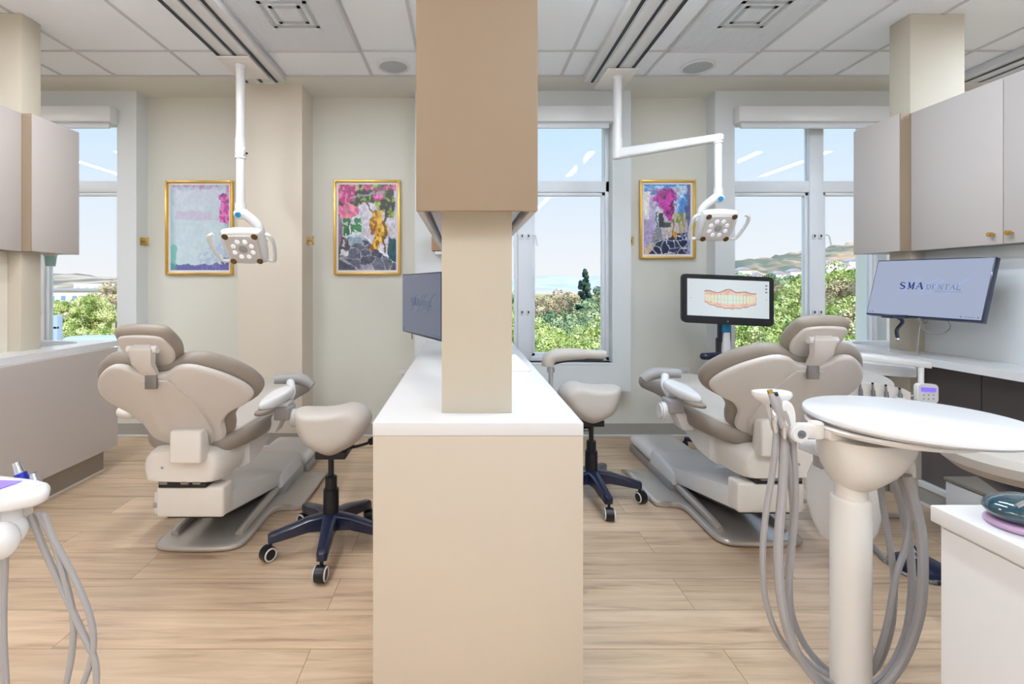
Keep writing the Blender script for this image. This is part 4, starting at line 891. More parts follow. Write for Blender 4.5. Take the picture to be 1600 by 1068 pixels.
# ------------------------------------------------------------------ saddle stools
def stool(hx, hy, rot, m, lb, zs=0, arm=False, Rr=.258):
    e = empty('saddle_stool', (hx, hy, 0), lb, 'stool')
    bs = B()
    for k in range(5):
        a = R(rot+72*k); d = Vector((math.cos(a), math.sin(a), 0)); s_ = Vector((-d.y, d.x, 0)); c = Vector((hx, hy, 0))
        rings = []
        for t, wd, zt, zb_ in ((.02, .032, .160, .085), (.4, .026, .150, .095), (.85, .022, .122, .080), (1.0, .021, .113, .076), (1.04, .012, .108, .080)):
            p = c+d*Rr*t; rings.append([p+s_*wd*x+Vector((0, 0, z)) for x, z in ((-1, zb_), (1, zb_), (1, zt-.008), (.6, zt), (-.6, zt), (-1, zt-.008))])
        bs.loft(rings)
    bs.cyl((hx, hy, .085), (hx, hy, .17), .036, .032)
    base = bs.build('star_base', M['navy'], e, sharp=40)
    for k in range(5):
        a = R(rot+72*k); p = Vector((hx+math.cos(a)*Rr, hy+math.sin(a)*Rr, 0)); ca = R(rot*3+k*50+20); ax = Vector((math.cos(ca), math.sin(ca)*.5, 0)).normalized()
        q = p-Vector((-ax.y, ax.x, 0))*.012; sd2 = Vector((-ax.y, ax.x, 0))
        w0 = B().cyl(q+Vector((0, 0, .032))-ax*.023, q+Vector((0, 0, .032))+ax*.023, .032, seg=28, bev=.005).cyl(p+Vector((0, 0, .05)), p+Vector((0, 0, .085)), .008).build('caster', M['black'], e)
        for s_ in (-1, 1):
            B().tube([q+Vector((0, 0, .032))+ax*s_*.023+(sd2*math.cos(t)+Vector((0, 0, 1))*math.sin(t))*.0255 for t in [2*PI*j/16 for j in range(16)]], .0035, 8, n=2, closed=True).build('caster_ring', M['tyre'], w0)
    B().cyl((hx, hy, .13), (hx, hy, .265+zs), .036, .034, bev=.003).cyl((hx, hy, .26+zs), (hx, hy, .32+zs), .0265, bev=.002).build('column', M['black'], e)
    B().cyl((hx, hy, .31+zs), (hx, hy, .47+zs), .013).build('gas_piston', M['black'], e)
    z0 = .535+zs
    prof = [(-.165, .085), (-.10, .092), (-.03, .092), (.03, .10), (.09, .113), (.145, .098), (.182, .058), (.172, .01), (.13, -.048), (.075, -.09), (0, -.118), (-.075, -.092), (-.13, -.052), (-.16, .02)]
    B().pad(prof, .22, lambda u, v, w_: (hx+m*u, hy+.02+w_*(1-.35*max(0, (v+.02))/.1*.3), z0+v+.035*max(0, w_)/.11*0), edge=.06, n=4).build('seat', M['uphl'], e, sharp=80)
    B().pad([(a*1.0-.058, c*.80-.035) for a, c in prof], .09, lambda u, v, w_: (hx+m*u, hy+.185+w_, z0+v), edge=.04, n=4).build('front_flap', M['uph'], e, sharp=80)
    B().box(hx-.07, hx+.07, hy-.02, hy+.17, z0-.135, z0-.10, .006).build('seat_mechanism', M['black'], e)
    B().tube([(hx+m*.06, hy+.08, z0-.115), (hx+m*.14, hy+.1, z0-.10), (hx+m*.20, hy+.1, z0-.07)], lambda t: .007+.01*(t > .6), 8).build('height_lever', M['black'], e)
    if arm:
        T = lambda u, z: (hx+u, hy+.02, z)
        B().tube([T(-.24, .735), T(-.237, .765), T(-.21, .79), T(-.15, .80), T(-.05, .803), T(.06, .80), T(.085, .798)], lambda t: .026+.011*math.sin(PI*min(1, t*1.2+.15))**.5 if t < .97 else .022, 16).build('arm_pad', M['uphl'], e)
        B().tube([T(-.21, .752), T(-.15, .766), T(-.05, .77), T(.07, .768)], .012, 8).build('arm_pad_base', M['black'], e)
        B().cyl(T(-.225, .725), T(-.225, .38), .013).cyl(T(-.225, .73), T(-.225, .70), .022, bev=.003).tube([T(-.225, .39), T(-.2, .375), T(-.1, .375), T(0, .38)], .012, 10).build('arm_pole', M['chrome'], e)
    return e
stool(-.605, 2.21, 61, 1, 'beige saddle stool on a black star base beside the left chair')
stool(.72, 2.72, 59, -1, 'beige saddle stool with a curved arm pad behind the counter', arm=True)

# round stool at right edge
e = empty('round_stool', (1.92, 1.62, 0), 'light round stool seat beneath the white table at the right edge', 'stool')
B().lathe([(.001, .65), (.18, .652), (.225, .64), (.24, .615), (.235, .585), (.20, .555), (.12, .54), (.001, .538)], (1.92, 1.62, 0), 40).build('seat', M['uphl'], e)
B().hexa([(1.86, 1.56, .47), (1.98, 1.56, .47), (1.98, 1.68, .47), (1.86, 1.68, .47), (1.80, 1.50, .535), (2.04, 1.50, .535), (2.04, 1.74, .535), (1.80, 1.74, .535)], .01).build('mechanism', M['navy'], e)
B().cyl((1.92, 1.62, .1), (1.92, 1.62, .48), .025).build('column', M['black'], e)
b = B()
for k in range(5):
    a = R(20+72*k); b.hexa([(1.92+math.cos(a+q)*r_, 1.62+math.sin(a+q)*r_, z) for z, sc in ((.075, 1), (.10, 1)) for q, r_ in ((-.9, .03), (-.07, .21), (.07, .21), (.9, .03))], .003)
b.build('star_base', M['navy'], e)
for k in range(5):
    a = R(20+72*k); p = Vector((1.92+math.cos(a)*.20, 1.62+math.sin(a)*.20, .028)); B().cyl(p+Vector((-.02, 0, 0)), p+Vector((.02, 0, 0)), .028, bev=.004).cyl(p+Vector((0, 0, .02)), p+Vector((0, 0, .055)), .008).build('caster', M['black'], e)

# ------------------------------------------------------------------ scanner cart
e = empty('scanner_cart', (at(1133, 0, 3.3).x, 3.35, 0), 'intraoral scanner cart with a black framed screen showing teeth', 'scanner')
Ys = 3.25; k_ = Ys/FPX
c = at(1137, 468.5, Ys); W2, H2 = 135*k_/2, 77*k_/2
def scF(u, v, w_): return (c.x+u+w_*.05, c.y+w_-u*.12, c.z+v-u*.045+w_*.06)
rr_ = .028
sq = [(-W2+rr_*(1-math.cos(a)), -H2+rr_*(1-math.sin(a))) for a in [PI/2*t/4 for t in range(5)]]
def rrect(w_, h, r_): 
    o_ = []
    for cx_, cy_, a0 in ((w_-r_, h-r_, 0), (-w_+r_, h-r_, PI/2), (-w_+r_, -h+r_, PI), (w_-r_, -h+r_, 1.5*PI)):
        for t in range(6): a = a0+PI/2*t/5; o_.append((cx_+r_*math.cos(a), cy_+r_*math.sin(a)))
    return o_
mo = B().prism(rrect(W2, H2, rr_), scF, 0, .035, .004).build('monitor', M['black'], e)
SW, SH0, SH1 = W2-.032, -H2+.052, H2-.03
printmesh('screen', teeth, 200, 104, lambda u, v: scF(-SW+2*SW*u, SH1+(SH0-SH1)*v, -.002), M['scan'], mo)
B().cyl(scF(0, -H2+.022, -.001), scF(0, -H2+.022, -.003), .006, seg=16).build('power_button', M['chrome'], mo)
px_ = at(1133, 0, 3.34).x
B().box(px_-.042, px_+.042, 3.33, 3.375, .80, 1.02, .012, 3).build('neck', M['navy'], e)
B().box(px_-.03, px_+.03, 3.318, 3.332, .86, .935, .012, 3).build('neck_inlay', M['cyan'], e)
B().hexa([(px_-.036, 3.315, .52), (px_+.036, 3.315, .52), (px_+.036, 3.35, .52), (px_-.036, 3.35, .52), (px_-.022, 3.312, .87), (px_+.022, 3.312, .87), (px_+.022, 3.34, .87), (px_-.022, 3.34, .87)], .006).build('front_cover', M['white'], e)
B().box(px_-.045, px_+.045, 3.34, 3.39, .06, .83, .01).build('column', M['black'], e)
B().tube([(px_-.175, 3.30, .71), (px_-.16, 3.28, .712), (px_-.06, 3.30, .712), (px_, 3.33, .70), (px_+.06, 3.30, .712), (px_+.16, 3.28, .712), (px_+.175, 3.30, .71)], .024, 12).build('handle', M['navy'], e)
b = B()
for k in range(4):
    a = R(45+90*k); b.tube([(px_, 3.365, .08), (px_+math.cos(a)*.25, 3.38+math.sin(a)*.25, .065)], .016, 8, smooth=False)
b.build('base_legs', M['navy'], e)
for k in range(4):
    a = R(45+90*k); p = Vector((px_+math.cos(a)*.25, 3.38+math.sin(a)*.25, .026)); B().cyl(p+Vector((-.012, 0, 0)), p+Vector((.012, 0, 0)), .026, bev=.003).cyl(p+Vector((0, 0, .02)), p+Vector((0, 0, .045)), .007).build('caster', M['black'], e)
B().tube([at(1186, 506, 3.3), at(1187, 530, 3.3), at(1187, 560, 3.35), at(1180, 600, 3.4), Vector((px_+.04, 3.37, .35))], .002, 6).build('cable', M['grey'], e)

# ------------------------------------------------------------------ delivery unit with round table (right foreground)
YU = 1.2; u_ = YU/FPX
e = empty('assistant_unit', (at(1329, 0, YU).x, YU, 0), 'white pedestal unit with a round table top and hanging grey hoses', 'dental unit')
pxu = at(1329, 0, YU).x
B().lathe([(26.5*u_, .03), (26.5*u_, at(0, 779, YU).z), (25*u_, at(0, 776, YU).z), (22*u_, at(0, 775, YU).z)], (pxu, YU, 0), 48).build('pedestal_post', M['whitew'], e)
B().cyl((pxu, YU, at(0, 774.8, YU).z), (pxu, YU, at(0, 752, YU).z), 21.5*u_, seg=48).build('inner_post', M['whitew'], e)
B().cyl((pxu, YU, 0), (pxu, YU, .03), .19, bev=.008, seg=48).build('floor_flange', M['plate'], e)
rings = []
for y, xl, xr, dp in ((682, 1289, 1415, .085), (700, 1291, 1409, .085), (715, 1293, 1400, .08), (730, 1297, 1385, .075), (745, 1303, 1366, .06), (755, 1309, 1355, .045), (759, 1314, 1350, .035)):
    a, c_ = at(xl, y, YU), at(xr, y, YU); cxm = (a.x+c_.x)/2; rx = (c_.x-a.x)/2
    rings.append([Vector((cxm+rx*math.copysign(abs(math.cos(t))**.8, math.cos(t)), YU+dp*math.copysign(abs(math.sin(t))**.8, math.sin(t)), a.z)) for t in [2*PI*k/36 for k in range(36)]])
B().loft(rings).build('bowl_housing', M['whitew'], e, sharp=50)
tb = B().lathe([(.001, -.012), (.19, -.012), (.212, -.008), (.222, 0), (.222, .009), (.219, .012), (.001, .012)], (1.112, 1.2, .855), 72).build('table_top', M['white'], e, sharp=50)
B().lathe([(.001, 0), (.17, 0), (.175, .008), (.17, .012), (.001, .012)], (1.06, 1.2, .831), 48).build('table_support', M['whitew'], e)
# swing arm to the left with instrument holder
j = at(1245, 675, YU-.02)
B().box(at(1283, 0, YU).x, at(1345, 0, YU).x, YU-.03, YU+.03, at(0, 684, YU).z, at(0, 664, YU).z, .006).build('arm_mount', M['whitew'], e)
B().cyl(at(1275, 684, YU), at(1275, 658, YU), 10.5*u_, bev=.003).build('arm_pivot', M['whitew'], e)
ar = B().box(at(1246, 0, YU).x, at(1272, 0, YU).x, YU-.014, YU+.014, at(0, 683, YU).z, at(0, 661, YU).z, .005).build('swing_arm', M['whitew'], e)
B().cyl((j.x, YU-.035, j.z), (j.x, YU+.02, j.z), 14*u_, bev=.003, seg=32).build('joint_disc', M['white'], ar)
B().cyl((j.x+.001, YU-.038, j.z), (j.x+.001, YU-.034, j.z), 6*u_, seg=24).cyl((j.x+.001, YU-.04, j.z), (j.x+.001, YU-.037, j.z), 2*u_, seg=12).build('joint_screw', M['steel'], ar)
B().pad([(1175, 612), (1188, 609), (1206, 609), (1228, 611), (1237, 618), (1232, 626), (1218, 631), (1206, 632), (1192, 629), (1180, 622)], .05, lambda u, v, w_: tuple(at(u, v, YU+.05+w_)), n=3).build('holder_head', M['white'], e) if False else None
h1 = at(1206, 619, YU+.05)
def TP(x, y, w_=0): p = at(x, y, YU+.05); return Vector((p.x, p.y+w_, p.z))
hb = B().loft([[TP(x, y, w_) for x, y in ((xa, ya), (xb, ya))] + [TP(x, y, w_+0) for x, y in ()] for xa, xb, ya, w_ in ()], cap=False) if False else None
def ellr(cx_, y, rx, ry): return [Vector((TP(cx_, y).x+rx*u_*1.04*math.cos(2*PI*k/32), YU+.05+ry*math.sin(2*PI*k/32), TP(cx_, y).z)) for k in range(32)]
B().loft([ellr(1205, 609.5, 24, .020), ellr(1205, 611, 30, .028), ellr(1206, 616, 31, .03), ellr(1206, 622, 27, .027), ellr(1207, 627, 20, .02), ellr(1209, 632, 14, .014), ellr(1212, 650, 11, .012), ellr(1216, 672, 10, .012), ellr(1230, 684, 9, .01)]).build('instrument_holder', M['white'], e, sharp=60)
for (xa, ya), (xb, yb), r_, mm in (((1204, 614), (1222, 668), .008, 'hose'), ((1212, 618), (1240, 690), .009, 'grey'), ((1207, 636), (1212, 676), .0065, 'chrome'), ((1222, 632), (1226, 685), .007, 'chrome')):
    a, c_ = at(xa, ya, YU-.01), at(xb, yb, YU-.02)
    hp = B().tube([a, (a*2+c_)/3+Vector((0, -.004, 0)), (a+c_*2)/3, c_], lambda t, r_=r_: r_*(.75+.5*math.sin(PI*t)), 12).build('handpiece', M[mm], e)
    B().cyl(a, a+(a-c_).normalized()*.008, r_*.8, seg=12).build('handpiece_tip', M['brass'] if mm == 'hose' else M['black'], hp)
B().pad([(0, -.042), (.014, -.02), (.015, .02), (0, .034), (-.015, .02), (-.014, -.02)], .014, lambda u, v, w_: tuple(at(1231, 647, YU-.02)+Vector((u*1.0+v*-.15, w_, v))), n=4).build('suction_valve', M['white'], e)
hoses = [([(1214, 662), (1208, 730), (1197, 800), (1192, 860), (1195, 930), (1215, 990), (1250, 1032), (1290, 1062), (1330, 1075), (1362, 1045), (1385, 980), (1400, 900), (1416, 850), (1420, 800), (1407, 745)], .0072, .0),
 ([(1226, 668), (1223, 760), (1216, 850), (1220, 930), (1236, 1000), (1266, 1050), (1310, 1090), (1360, 1085), (1405, 1040), (1434, 970), (1442, 900), (1439, 830), (1428, 780), (1417, 742)], .0105, -.03),
 ([(1238, 676), (1243, 780), (1237, 860), (1232, 950), (1246, 1015), (1290, 1052), (1335, 1062), (1370, 1040), (1392, 980), (1397, 910), (1390, 850), (1380, 790), (1374, 745)], .0075, .03),
 ([(1222, 672), (1240, 790), (1233, 900), (1240, 970), (1275, 1030), (1330, 1068), (1378, 1060), (1412, 1000), (1424, 930), (1422, 860), (1408, 790), (1392, 745)], .0085, .06)]
for pts, r_, dd in hoses:
    B().tube([at(x, y, YU+dd*min(1, i/3)) for i, (x, y) in enumerate(pts)], r_, 10, n=6).build('hose', M['hose'], e)
B().tube([at(1385, 712, YU+.02), at(1402, 712, YU), at(1415, 722, YU), at(1417, 742, YU)], .017, 14).tube([at(1370, 735, YU+.03), at(1392, 728, YU+.03), at(1400, 746, YU+.03)], .013, 12).build('hose_holder', M['whitew'], e)
# canister behind the post
B().box(at(1276, 0, 1.62).x, at(1300, 0, 1.62).x, 1.60, 1.64, at(0, 730, 1.62).z, at(0, 678, 1.62).z, .004).build('canister_bracket', M['grey'], e)
B().hexa([tuple(at(1246, 700, 1.6)), tuple(at(1300, 722, 1.6)), tuple(at(1300, 722, 1.68)), tuple(at(1246, 700, 1.68)), tuple(at(1250, 686, 1.6)), tuple(at(1300, 686, 1.6)), tuple(at(1300, 686, 1.68)), tuple(at(1250, 686, 1.68))], .005).tube([at(1290, 700, 1.64), (1.12, 1.5, .68), (1.02, 1.28, .76)], .022, 12).build('canister_arm', M['white'], e)
pc = at(1318, 0, 1.62).x
B().lathe([(.001, at(0, 842, 1.62).z), (.07, at(0, 838, 1.62).z), (.09, at(0, 815, 1.62).z), (.103, at(0, 780, 1.62).z), (.10, at(0, 750, 1.62).z), (.085, at(0, 729, 1.62).z), (.07, at(0, 726, 1.62).z), (.001, at(0, 726, 1.62).z)], (pc, 1.62, 0), 36).build('canister', M['white'], e)
B().lathe([(.001, 0), (.091, 0), (.0915, .03), (.089, .03)], (pc, 1.62, at(0, 821, 1.62).z-.03), 36).build('canister_band', M['whitew'], e) if False else None

# ------------------------------------------------------------------ rear delivery tray with handpieces (right bay)
YR = 2.2
e = empty('delivery_tray', (at(1385, 0, YR).x, YR+.2, 0), 'cream instrument console with upright handpieces and a purple display', 'dental unit')
def RP(x, y, w_=0): p = at(x, y, YR); return Vector((p.x, YR+w_, p.z))
B().loft([[RP(x, y, w_) for x, y, w_ in ((xx, yt, 0), (xx, yt, .09), (xx, yb, .09), (xx, yb, 0))] for xx, yt, yb in ((1300, 592, 618), (1330, 597, 626), (1380, 601, 634), (1412, 607, 634), (1423, 613, 630))]).build('console', M['whitew'], e, sharp=30)
B().pad([(1335, 590), (1350, 585), (1380, 586), (1402, 593), (1413, 604), (1405, 612), (1370, 610), (1340, 606)], .10, lambda u, v, w_: tuple(RP(u, v, .10+w_)), n=4).build('console_hood', M['white'], e, sharp=70)
for x, yt, yb in ((1339.5, 596, 620), (1359, 599, 622), (1379.5, 602, 622), (1401, 607, 622)):
    a, c_ = RP(x, yb, -.02), RP(x, yt, -.015)
    hp = B().cyl(a, a+(c_-a)*.6, .0095, .008, seg=16).cyl(a+(c_-a)*.55, c_, .0055, .004, seg=12).build('handpiece', M['steel'], e)
    B().cyl(c_, c_+Vector((0, 0, .008)), .0045, seg=10).build('handpiece_tip', M['black'], hp)
    B().lathe([(.011, 0), (.019, .0), (.019, .008), (.011, .008)], (a.x, a.y, a.z), 20).build('holder_ring', M['white'], e)
cp = B().prism(rrect(.048, .043, .016), lambda u, v, w_: tuple(RP(1443.5, 613, -.01+w_)+Vector((u, 0, v-.06*u))), -.012, .012, .003).build('control_pad', M['white'], e)
B().prism(rrect(.034, .010, .002), lambda u, v, w_: tuple(RP(1443.5, 607, -.01+w_)+Vector((u, 0, v-.06*u))), -.0135, -.0122).build('display', M['lcd'], cp)
b = B()
for i in range(3):
    for j_ in range(2): p = RP(1436+i*7.5, 615+j_*6, -.0225); b.cyl(p, p+Vector((0, -.001, 0)), .004, seg=12)
b.build('buttons', M['grey'], cp)
B().cyl(RP(1439, 602, .0), RP(1439, 574, .0), .011).build('pad_stem', M['white'], e)
B().cyl(RP(1423, 620, .01), RP(1430, 618, .0), .008).build('pad_link', M['steel'], e)
B().hexa([RP(1300, 558, 0), RP(1457, 576, 0), RP(1457, 574, .06), RP(1300, 556, .06), RP(1300, 549, 0), RP(1457, 567, 0), RP(1457, 563, .06), RP(1300, 546, .06)], .004).build('swing_arm', M['white'], e)
B().hexa([RP(1330, 588, .08), RP(1460, 596, .08), RP(1460, 593, .16), RP(1330, 585, .16), RP(1330, 566, .08), RP(1460, 579, .08), RP(1460, 574, .16), RP(1330, 562, .16)], .008).build('lower_arm', M['white'], e)
B().box(RP(1360, 0).x, RP(1402, 0).x, YR+.10, YR+.22, 0.0, .80, .01).build('support_leg', M['vinyl'], e)
for x in (1345, 1362): 
    B().tube([RP(x, 624, .02), RP(x+2, 680, .06), RP(x+14, 740, .08), RP(x+20, 790, .08), RP(x+12, 815, .04), RP(x+35, 800, .10)], .008, 8).build('hose', M['hose'], e)

# foot control on floor
pf = Vector(((1438-VX)*2.02/FPX, 2.02, 0))
e = empty('foot_control', pf, 'round chrome foot pedal on the floor beside the foreground cabinet', 'foot pedal')
B().lathe([(.001, 0), (.105, 0), (.112, .006), (.108, .016), (.001, .02)], pf, 48).build('base_ring', M['chrome'], e)
B().lathe([(.001, .018), (.092, .018), (.09, .03), (.06, .046), (.001, .05)], pf, 48).build('pedal_disc', M['navy'], e)
B().tube([pf+Vector((-.02, 0, .05)), pf+Vector((-.03, .02, .085)), pf+Vector((.0, .03, .09)), pf+Vector((.02, .02, .05))], .006, 8).build('carry_loop', M['chrome'], e)
thing1(B().tube([pf+Vector((-.1, .05, .012)), (1.86, 2.25, .012), (1.78, 2.42, .012), (1.86, 2.52, .012), (2.05, 2.50, .012), (2.3, 2.46, .012)], .011, 10), 'floor_tubing', M['hose'], 'grey tubing lying on the floor behind the foot pedal', 'tubing')

# ------------------------------------------------------------------ left foreground delivery head
e = empty('delivery_unit', (-1.22, 1.0, 0), 'white delivery head with blue display and hanging hoses at the lower left', 'dental unit')
z = .775
B().pad([(-1.22, 1.09), (-1.0, 1.05), (-.885, 1.02), (-.845, .985), (-.85, .955), (-.90, .93), (-1.0, .925), (-1.22, .95)], .028, lambda u, v, w_: (u, v, z-.012+w_), edge=.012, n=5).build('control_panel', M['white'], e, sharp=60)
B().hexa([(-1.02, .975, z+.0025), (-.935, .975, z+.0025), (-.935, 1.015, z+.0025), (-1.02, 1.02, z+.0025), (-1.02, .975, z+.004), (-.935, .975, z+.004), (-.925, 1.015, z+.004), (-1.02, 1.02, z+.004)]).build('display', M['lcd'], e)
B().box(-.925, -.875, .955, 1.005, z+.0022, z+.0032).build('keypad', M['grey'], e) if False else B().box(-.92, -.872, .957, 1.0, z+.002, z+.003, .0008).build('keypad', M['whitew'], e)
B().box(-1.2, -.91, .98, 1.03, .70, .752, .012, 3).build('lower_housing', M['whitew'], e)
B().sph(at(18, 828, .97), (.028, .028, .03), 20).cyl(at(18, 828, .97)+Vector((0, 0, .02)), at(18, 790, .97), .018).build('knob', M['white'], e)
B().sph(at(-2, 845, .93), (.035, .03, .036), 20).build('handle_knob', M['white'], e)
for (xa, ya), (xb, yb), bl in (((25, 722), (40, 762), 1), ((51, 739), (58, 770), 0)):
    a, c_ = at(xa, ya, 1.05), at(xb, yb, 1.05); d = (c_-a)
    hp = B().cyl(a, a+d*.4, .0065, .009, seg=16).cyl(a+d*.38, c_, .009 if bl else .0115, .0125 if bl else .016, seg=18).build('handpiece', M['chrome'], e)
    if bl: B().cyl(a+d*.42, a+d*.85, .0115, .0125, seg=18).build('blue_band', M['blue'], hp)
    else: B().cyl(a-d*.05, a+d*.25, .0065, seg=12).build('tip_coupler', M['steel'], hp)
B().sph(at(62, 768, 1.045), (.017, .02, .02), 16).build('instrument_cradle', M['white'], e)
for pts, r_ in (([(48, 803), (70, 860), (100, 925), (130, 990), (148, 1030), (150, 1075), (140, 1120), (120, 1150)], .0062), ([(60, 800), (85, 845), (115, 900), (140, 960), (146, 1010), (133, 1060), (110, 1110)], .006), ([(68, 800), (85, 850), (100, 900), (114, 960), (113, 1015), (103, 1070), (90, 1120)], .006), ([(3, 785), (6, 850), (4, 930), (5, 1000), (8, 1075), (10, 1140)], .0065), ([(9, 786), (10, 850), (7, 930), (7, 1000), (11, 1075), (14, 1140)], .005)):
    B().tube([at(x, y, .99) for x, y in pts], r_, 10, n=6).build('hose', M['hose'], e)
B().cyl((-1.22, 1.0, .03), (-1.22, 1.0, .75), .035).build('pedestal_post', M['white'], e)
B().cyl((-1.22, 1.0, 0), (-1.22, 1.0, .03), .18, bev=.006, seg=40).build('floor_flange', M['grey'], e)

# ------------------------------------------------------------------ outside
GZ = -8.0
M['grass'] = mat('dry_grass', srgb(170, 156, 122), .9, spec=0, var=(.15, srgb(142, 140, 92)))
M['bld'] = mat('white_building', srgb(215, 212, 210), .8, var=(.3, srgb(208, 204, 200)))
M['roofm'] = mat('pale_roof', srgb(150, 147, 152), .8)
M['bluem'] = mat('blue_grey_metal', srgb(110, 145, 180), .5)
M['carb'] = mat('car_paint', srgb(150, 165, 185), .3)
M['bark'] = mat('bark', srgb(120, 100, 85), .9)
def leafmat(name, c1, c2, c3):
    m = bpy.data.materials.new(name); m.use_nodes = True; n = m.node_tree; b = n.nodes['Principled BSDF']; b.inputs['Roughness'].default_value = .9; b.inputs['Specular IOR Level'].default_value = 0
    t = n.nodes.new('ShaderNodeTexCoord'); nz = n.nodes.new('ShaderNodeTexNoise'); nz.inputs['Scale'].default_value = 1.3; nz.inputs['Detail'].default_value = 6
    r = n.nodes.new('ShaderNodeValToRGB'); n.links.new(t.outputs['Object'], nz.inputs['Vector']); n.links.new(nz.outputs['Fac'], r.inputs[0]); n.links.new(r.outputs[0], b.inputs['Base Color'])
    e_ = r.color_ramp.elements; e_[0].position = .42; e_[0].color = srgb(*c1); e_[1].position = .58; e_[1].color = srgb(*c3); k = e_.new(.5); k.color = srgb(*c2)
    b.inputs['Subsurface Weight'].default_value = 0; return m
M['leafA'] = leafmat('leaf_bright', (118, 142, 72), (172, 184, 108), (214, 216, 155))
M['leafB'] = leafmat('leaf_mid', (100, 125, 95), (148, 165, 122), (192, 200, 158))
M['leafC'] = leafmat('leaf_dark', (38, 66, 60), (62, 92, 78), (92, 118, 98))
M['leafD'] = leafmat('leaf_dry', (150, 132, 108), (185, 170, 132), (212, 200, 165))
def hillmat(name, c1, c2, c3, sc, fade):
    m = leafmat(name, c1, c2, c3); n = m.node_tree; nz = n.nodes['Noise Texture']; nz.inputs['Scale'].default_value = sc; nz.inputs['Detail'].default_value = 9
    mp = n.nodes.new('ShaderNodeMapping'); mp.inputs['Scale'].default_value = (1, .22, 1.6)
    n.links.new(n.nodes['Texture Coordinate'].outputs['Object'], mp.inputs[0]); n.links.new(mp.outputs[0], nz.inputs['Vector'])
    return m
M['hillR'] = hillmat('hill_brown_green', (108, 112, 98), (168, 142, 116), (196, 162, 132), .03, 0)
M['hillL'] = hillmat('hill_tan', (112, 108, 98), (145, 132, 116), (168, 152, 134), .04, 0)
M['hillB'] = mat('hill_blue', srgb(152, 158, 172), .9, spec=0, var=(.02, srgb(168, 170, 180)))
def terrain(name, m, Y, xs, hs, depth, label, nx=90, rough=1.0, seed=1):
    """ridge at distance Y; xs in px, hs in px above the horizon"""
    r = np.random.default_rng(seed); X_ = [(x-VX)*Y/FPX for x in xs]; H_ = [EYE+h*Y/FPX for h in hs]
    ny = 24; b = B(); V = []
    gx_ = np.linspace(X_[0], X_[-1], nx); gh = np.interp(gx_, X_, H_)
    nz = r.random((ny+2, nx+2))
    for j in range(ny):
        t = j/(ny-1); row = []
        prof = math.sin(min(1, t*1.25)*PI/2)**1.3 if t < .8 else 1-.6*(t-.8)/.2
        for i in range(nx):
            h = GZ+(gh[i]-GZ)*prof+(nz[j, i]-.5)*rough*Y*.004
            row.append(b.bm.verts.new((gx_[i]*(1-.25*(1-t)), Y-depth+depth*1.2*t, h)))
        V.append(row)
    for j in range(ny-1):
        for i in range(nx-1): b.bm.faces.new((V[j][i], V[j][i+1], V[j+1][i+1], V[j+1][i]))
    return tag(b.build(name, m, sharp=80), label, 'hill')
tag(B().box(-400, 500, 6, 560, GZ-.5, GZ).build('field', M['grass'], smooth=False), 'dry grassy ground outside below the windows', 'ground')
terrain('hill', M['hillR'], 620, [1000, 1080, 1150, 1200, 1230, 1265, 1300, 1335, 1380, 1460, 1560], [5, 20, 38, 40, 46, 52, 57, 62, 60, 66, 60], 380, 'brown and green hillside outside the right window', rough=2.6, seed=3)
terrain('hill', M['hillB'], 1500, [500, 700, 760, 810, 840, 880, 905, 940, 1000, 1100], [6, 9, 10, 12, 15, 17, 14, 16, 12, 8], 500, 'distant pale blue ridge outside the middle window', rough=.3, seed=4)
terrain('hill', M['hillL'], 700, [-300, -50, 30, 70, 90, 110, 140, 165, 185, 240, 400], [22, 20, 22, 19, 18, 19, 14, 14, 12, 10, 4], 300, 'tan hills on the horizon outside the left window', rough=.5, seed=5)

def crown_mesh(kind, seed, nleaf, mm):
    r = random.Random(seed); me = bpy.data.meshes.new('crown'); vs = []; fs = []
    cl = []
    if kind == 'conifer':
        for i in range(190): t = r.random()**.8; a = r.random()*2*PI; q = ((1-t)*1.7+.03)*r.uniform(.2, 1); cl.append((q*math.cos(a), q*math.sin(a), .6+t*4.6-q*.18, .15*(1-t)+.06))
    else:
        for i in range(95):
            a = r.random()*2*PI; z_ = r.uniform(-.85, 1); q = math.sqrt(max(0, 1-z_*z_))*r.uniform(.5, 1.2)
            cl.append((q*math.cos(a)*1.35, q*math.sin(a)*1.35, 1.9+z_*1.15*r.uniform(.8, 1.1), r.uniform(.14, .40)))
    for i in range(nleaf):
        cx_, cy_, cz_, cr_ = r.choice(cl); a = r.random()*2*PI; u = r.uniform(-1, 1); s_ = math.sqrt(1-u*u)
        n_ = Vector((s_*math.cos(a), s_*math.sin(a), u)); p = Vector((cx_, cy_, cz_))+n_*cr_*r.uniform(.85, 1.05)
        n2 = (n_+Vector((r.gauss(0, .35), r.gauss(0, .35), r.gauss(0, .35)))).normalized(); t1 = n2.orthogonal().normalized(); t1 = Matrix.Rotation(r.random()*6.28, 3, n2) @ t1; t2 = n2.cross(t1); L_ = r.uniform(.03, .062)
        k = len(vs); vs += [p-t1*L_, p+t2*L_*.6, p+t1*L_, p-t2*L_*.6]; fs.append((k, k+1, k+2, k+3))
    me.from_pydata(vs, [], fs); me.materials.append(mm); return me
def trunk_mesh(h, r0):
    b = B().tube([(0, 0, 0), (.05, 0, h*.4), (0, .04, h*.7), (.05, 0, h)], lambda t: r0*(1-.6*t), 8)
    for a in range(5): b.tube([(0, 0, h*.55), (.4*math.cos(a*1.3), .4*math.sin(a*1.3), h*.85), (.75*math.cos(a*1.3), .75*math.sin(a*1.3), h*1.1)], lambda t: r0*.4*(1-.7*t), 6)
    me = bpy.data.meshes.new('trunk'); b.bm.to_mesh(me); b.bm.free(); me.materials.append(M['bark']); me.shade_smooth(); return me
TK = trunk_mesh(1.7, .13)
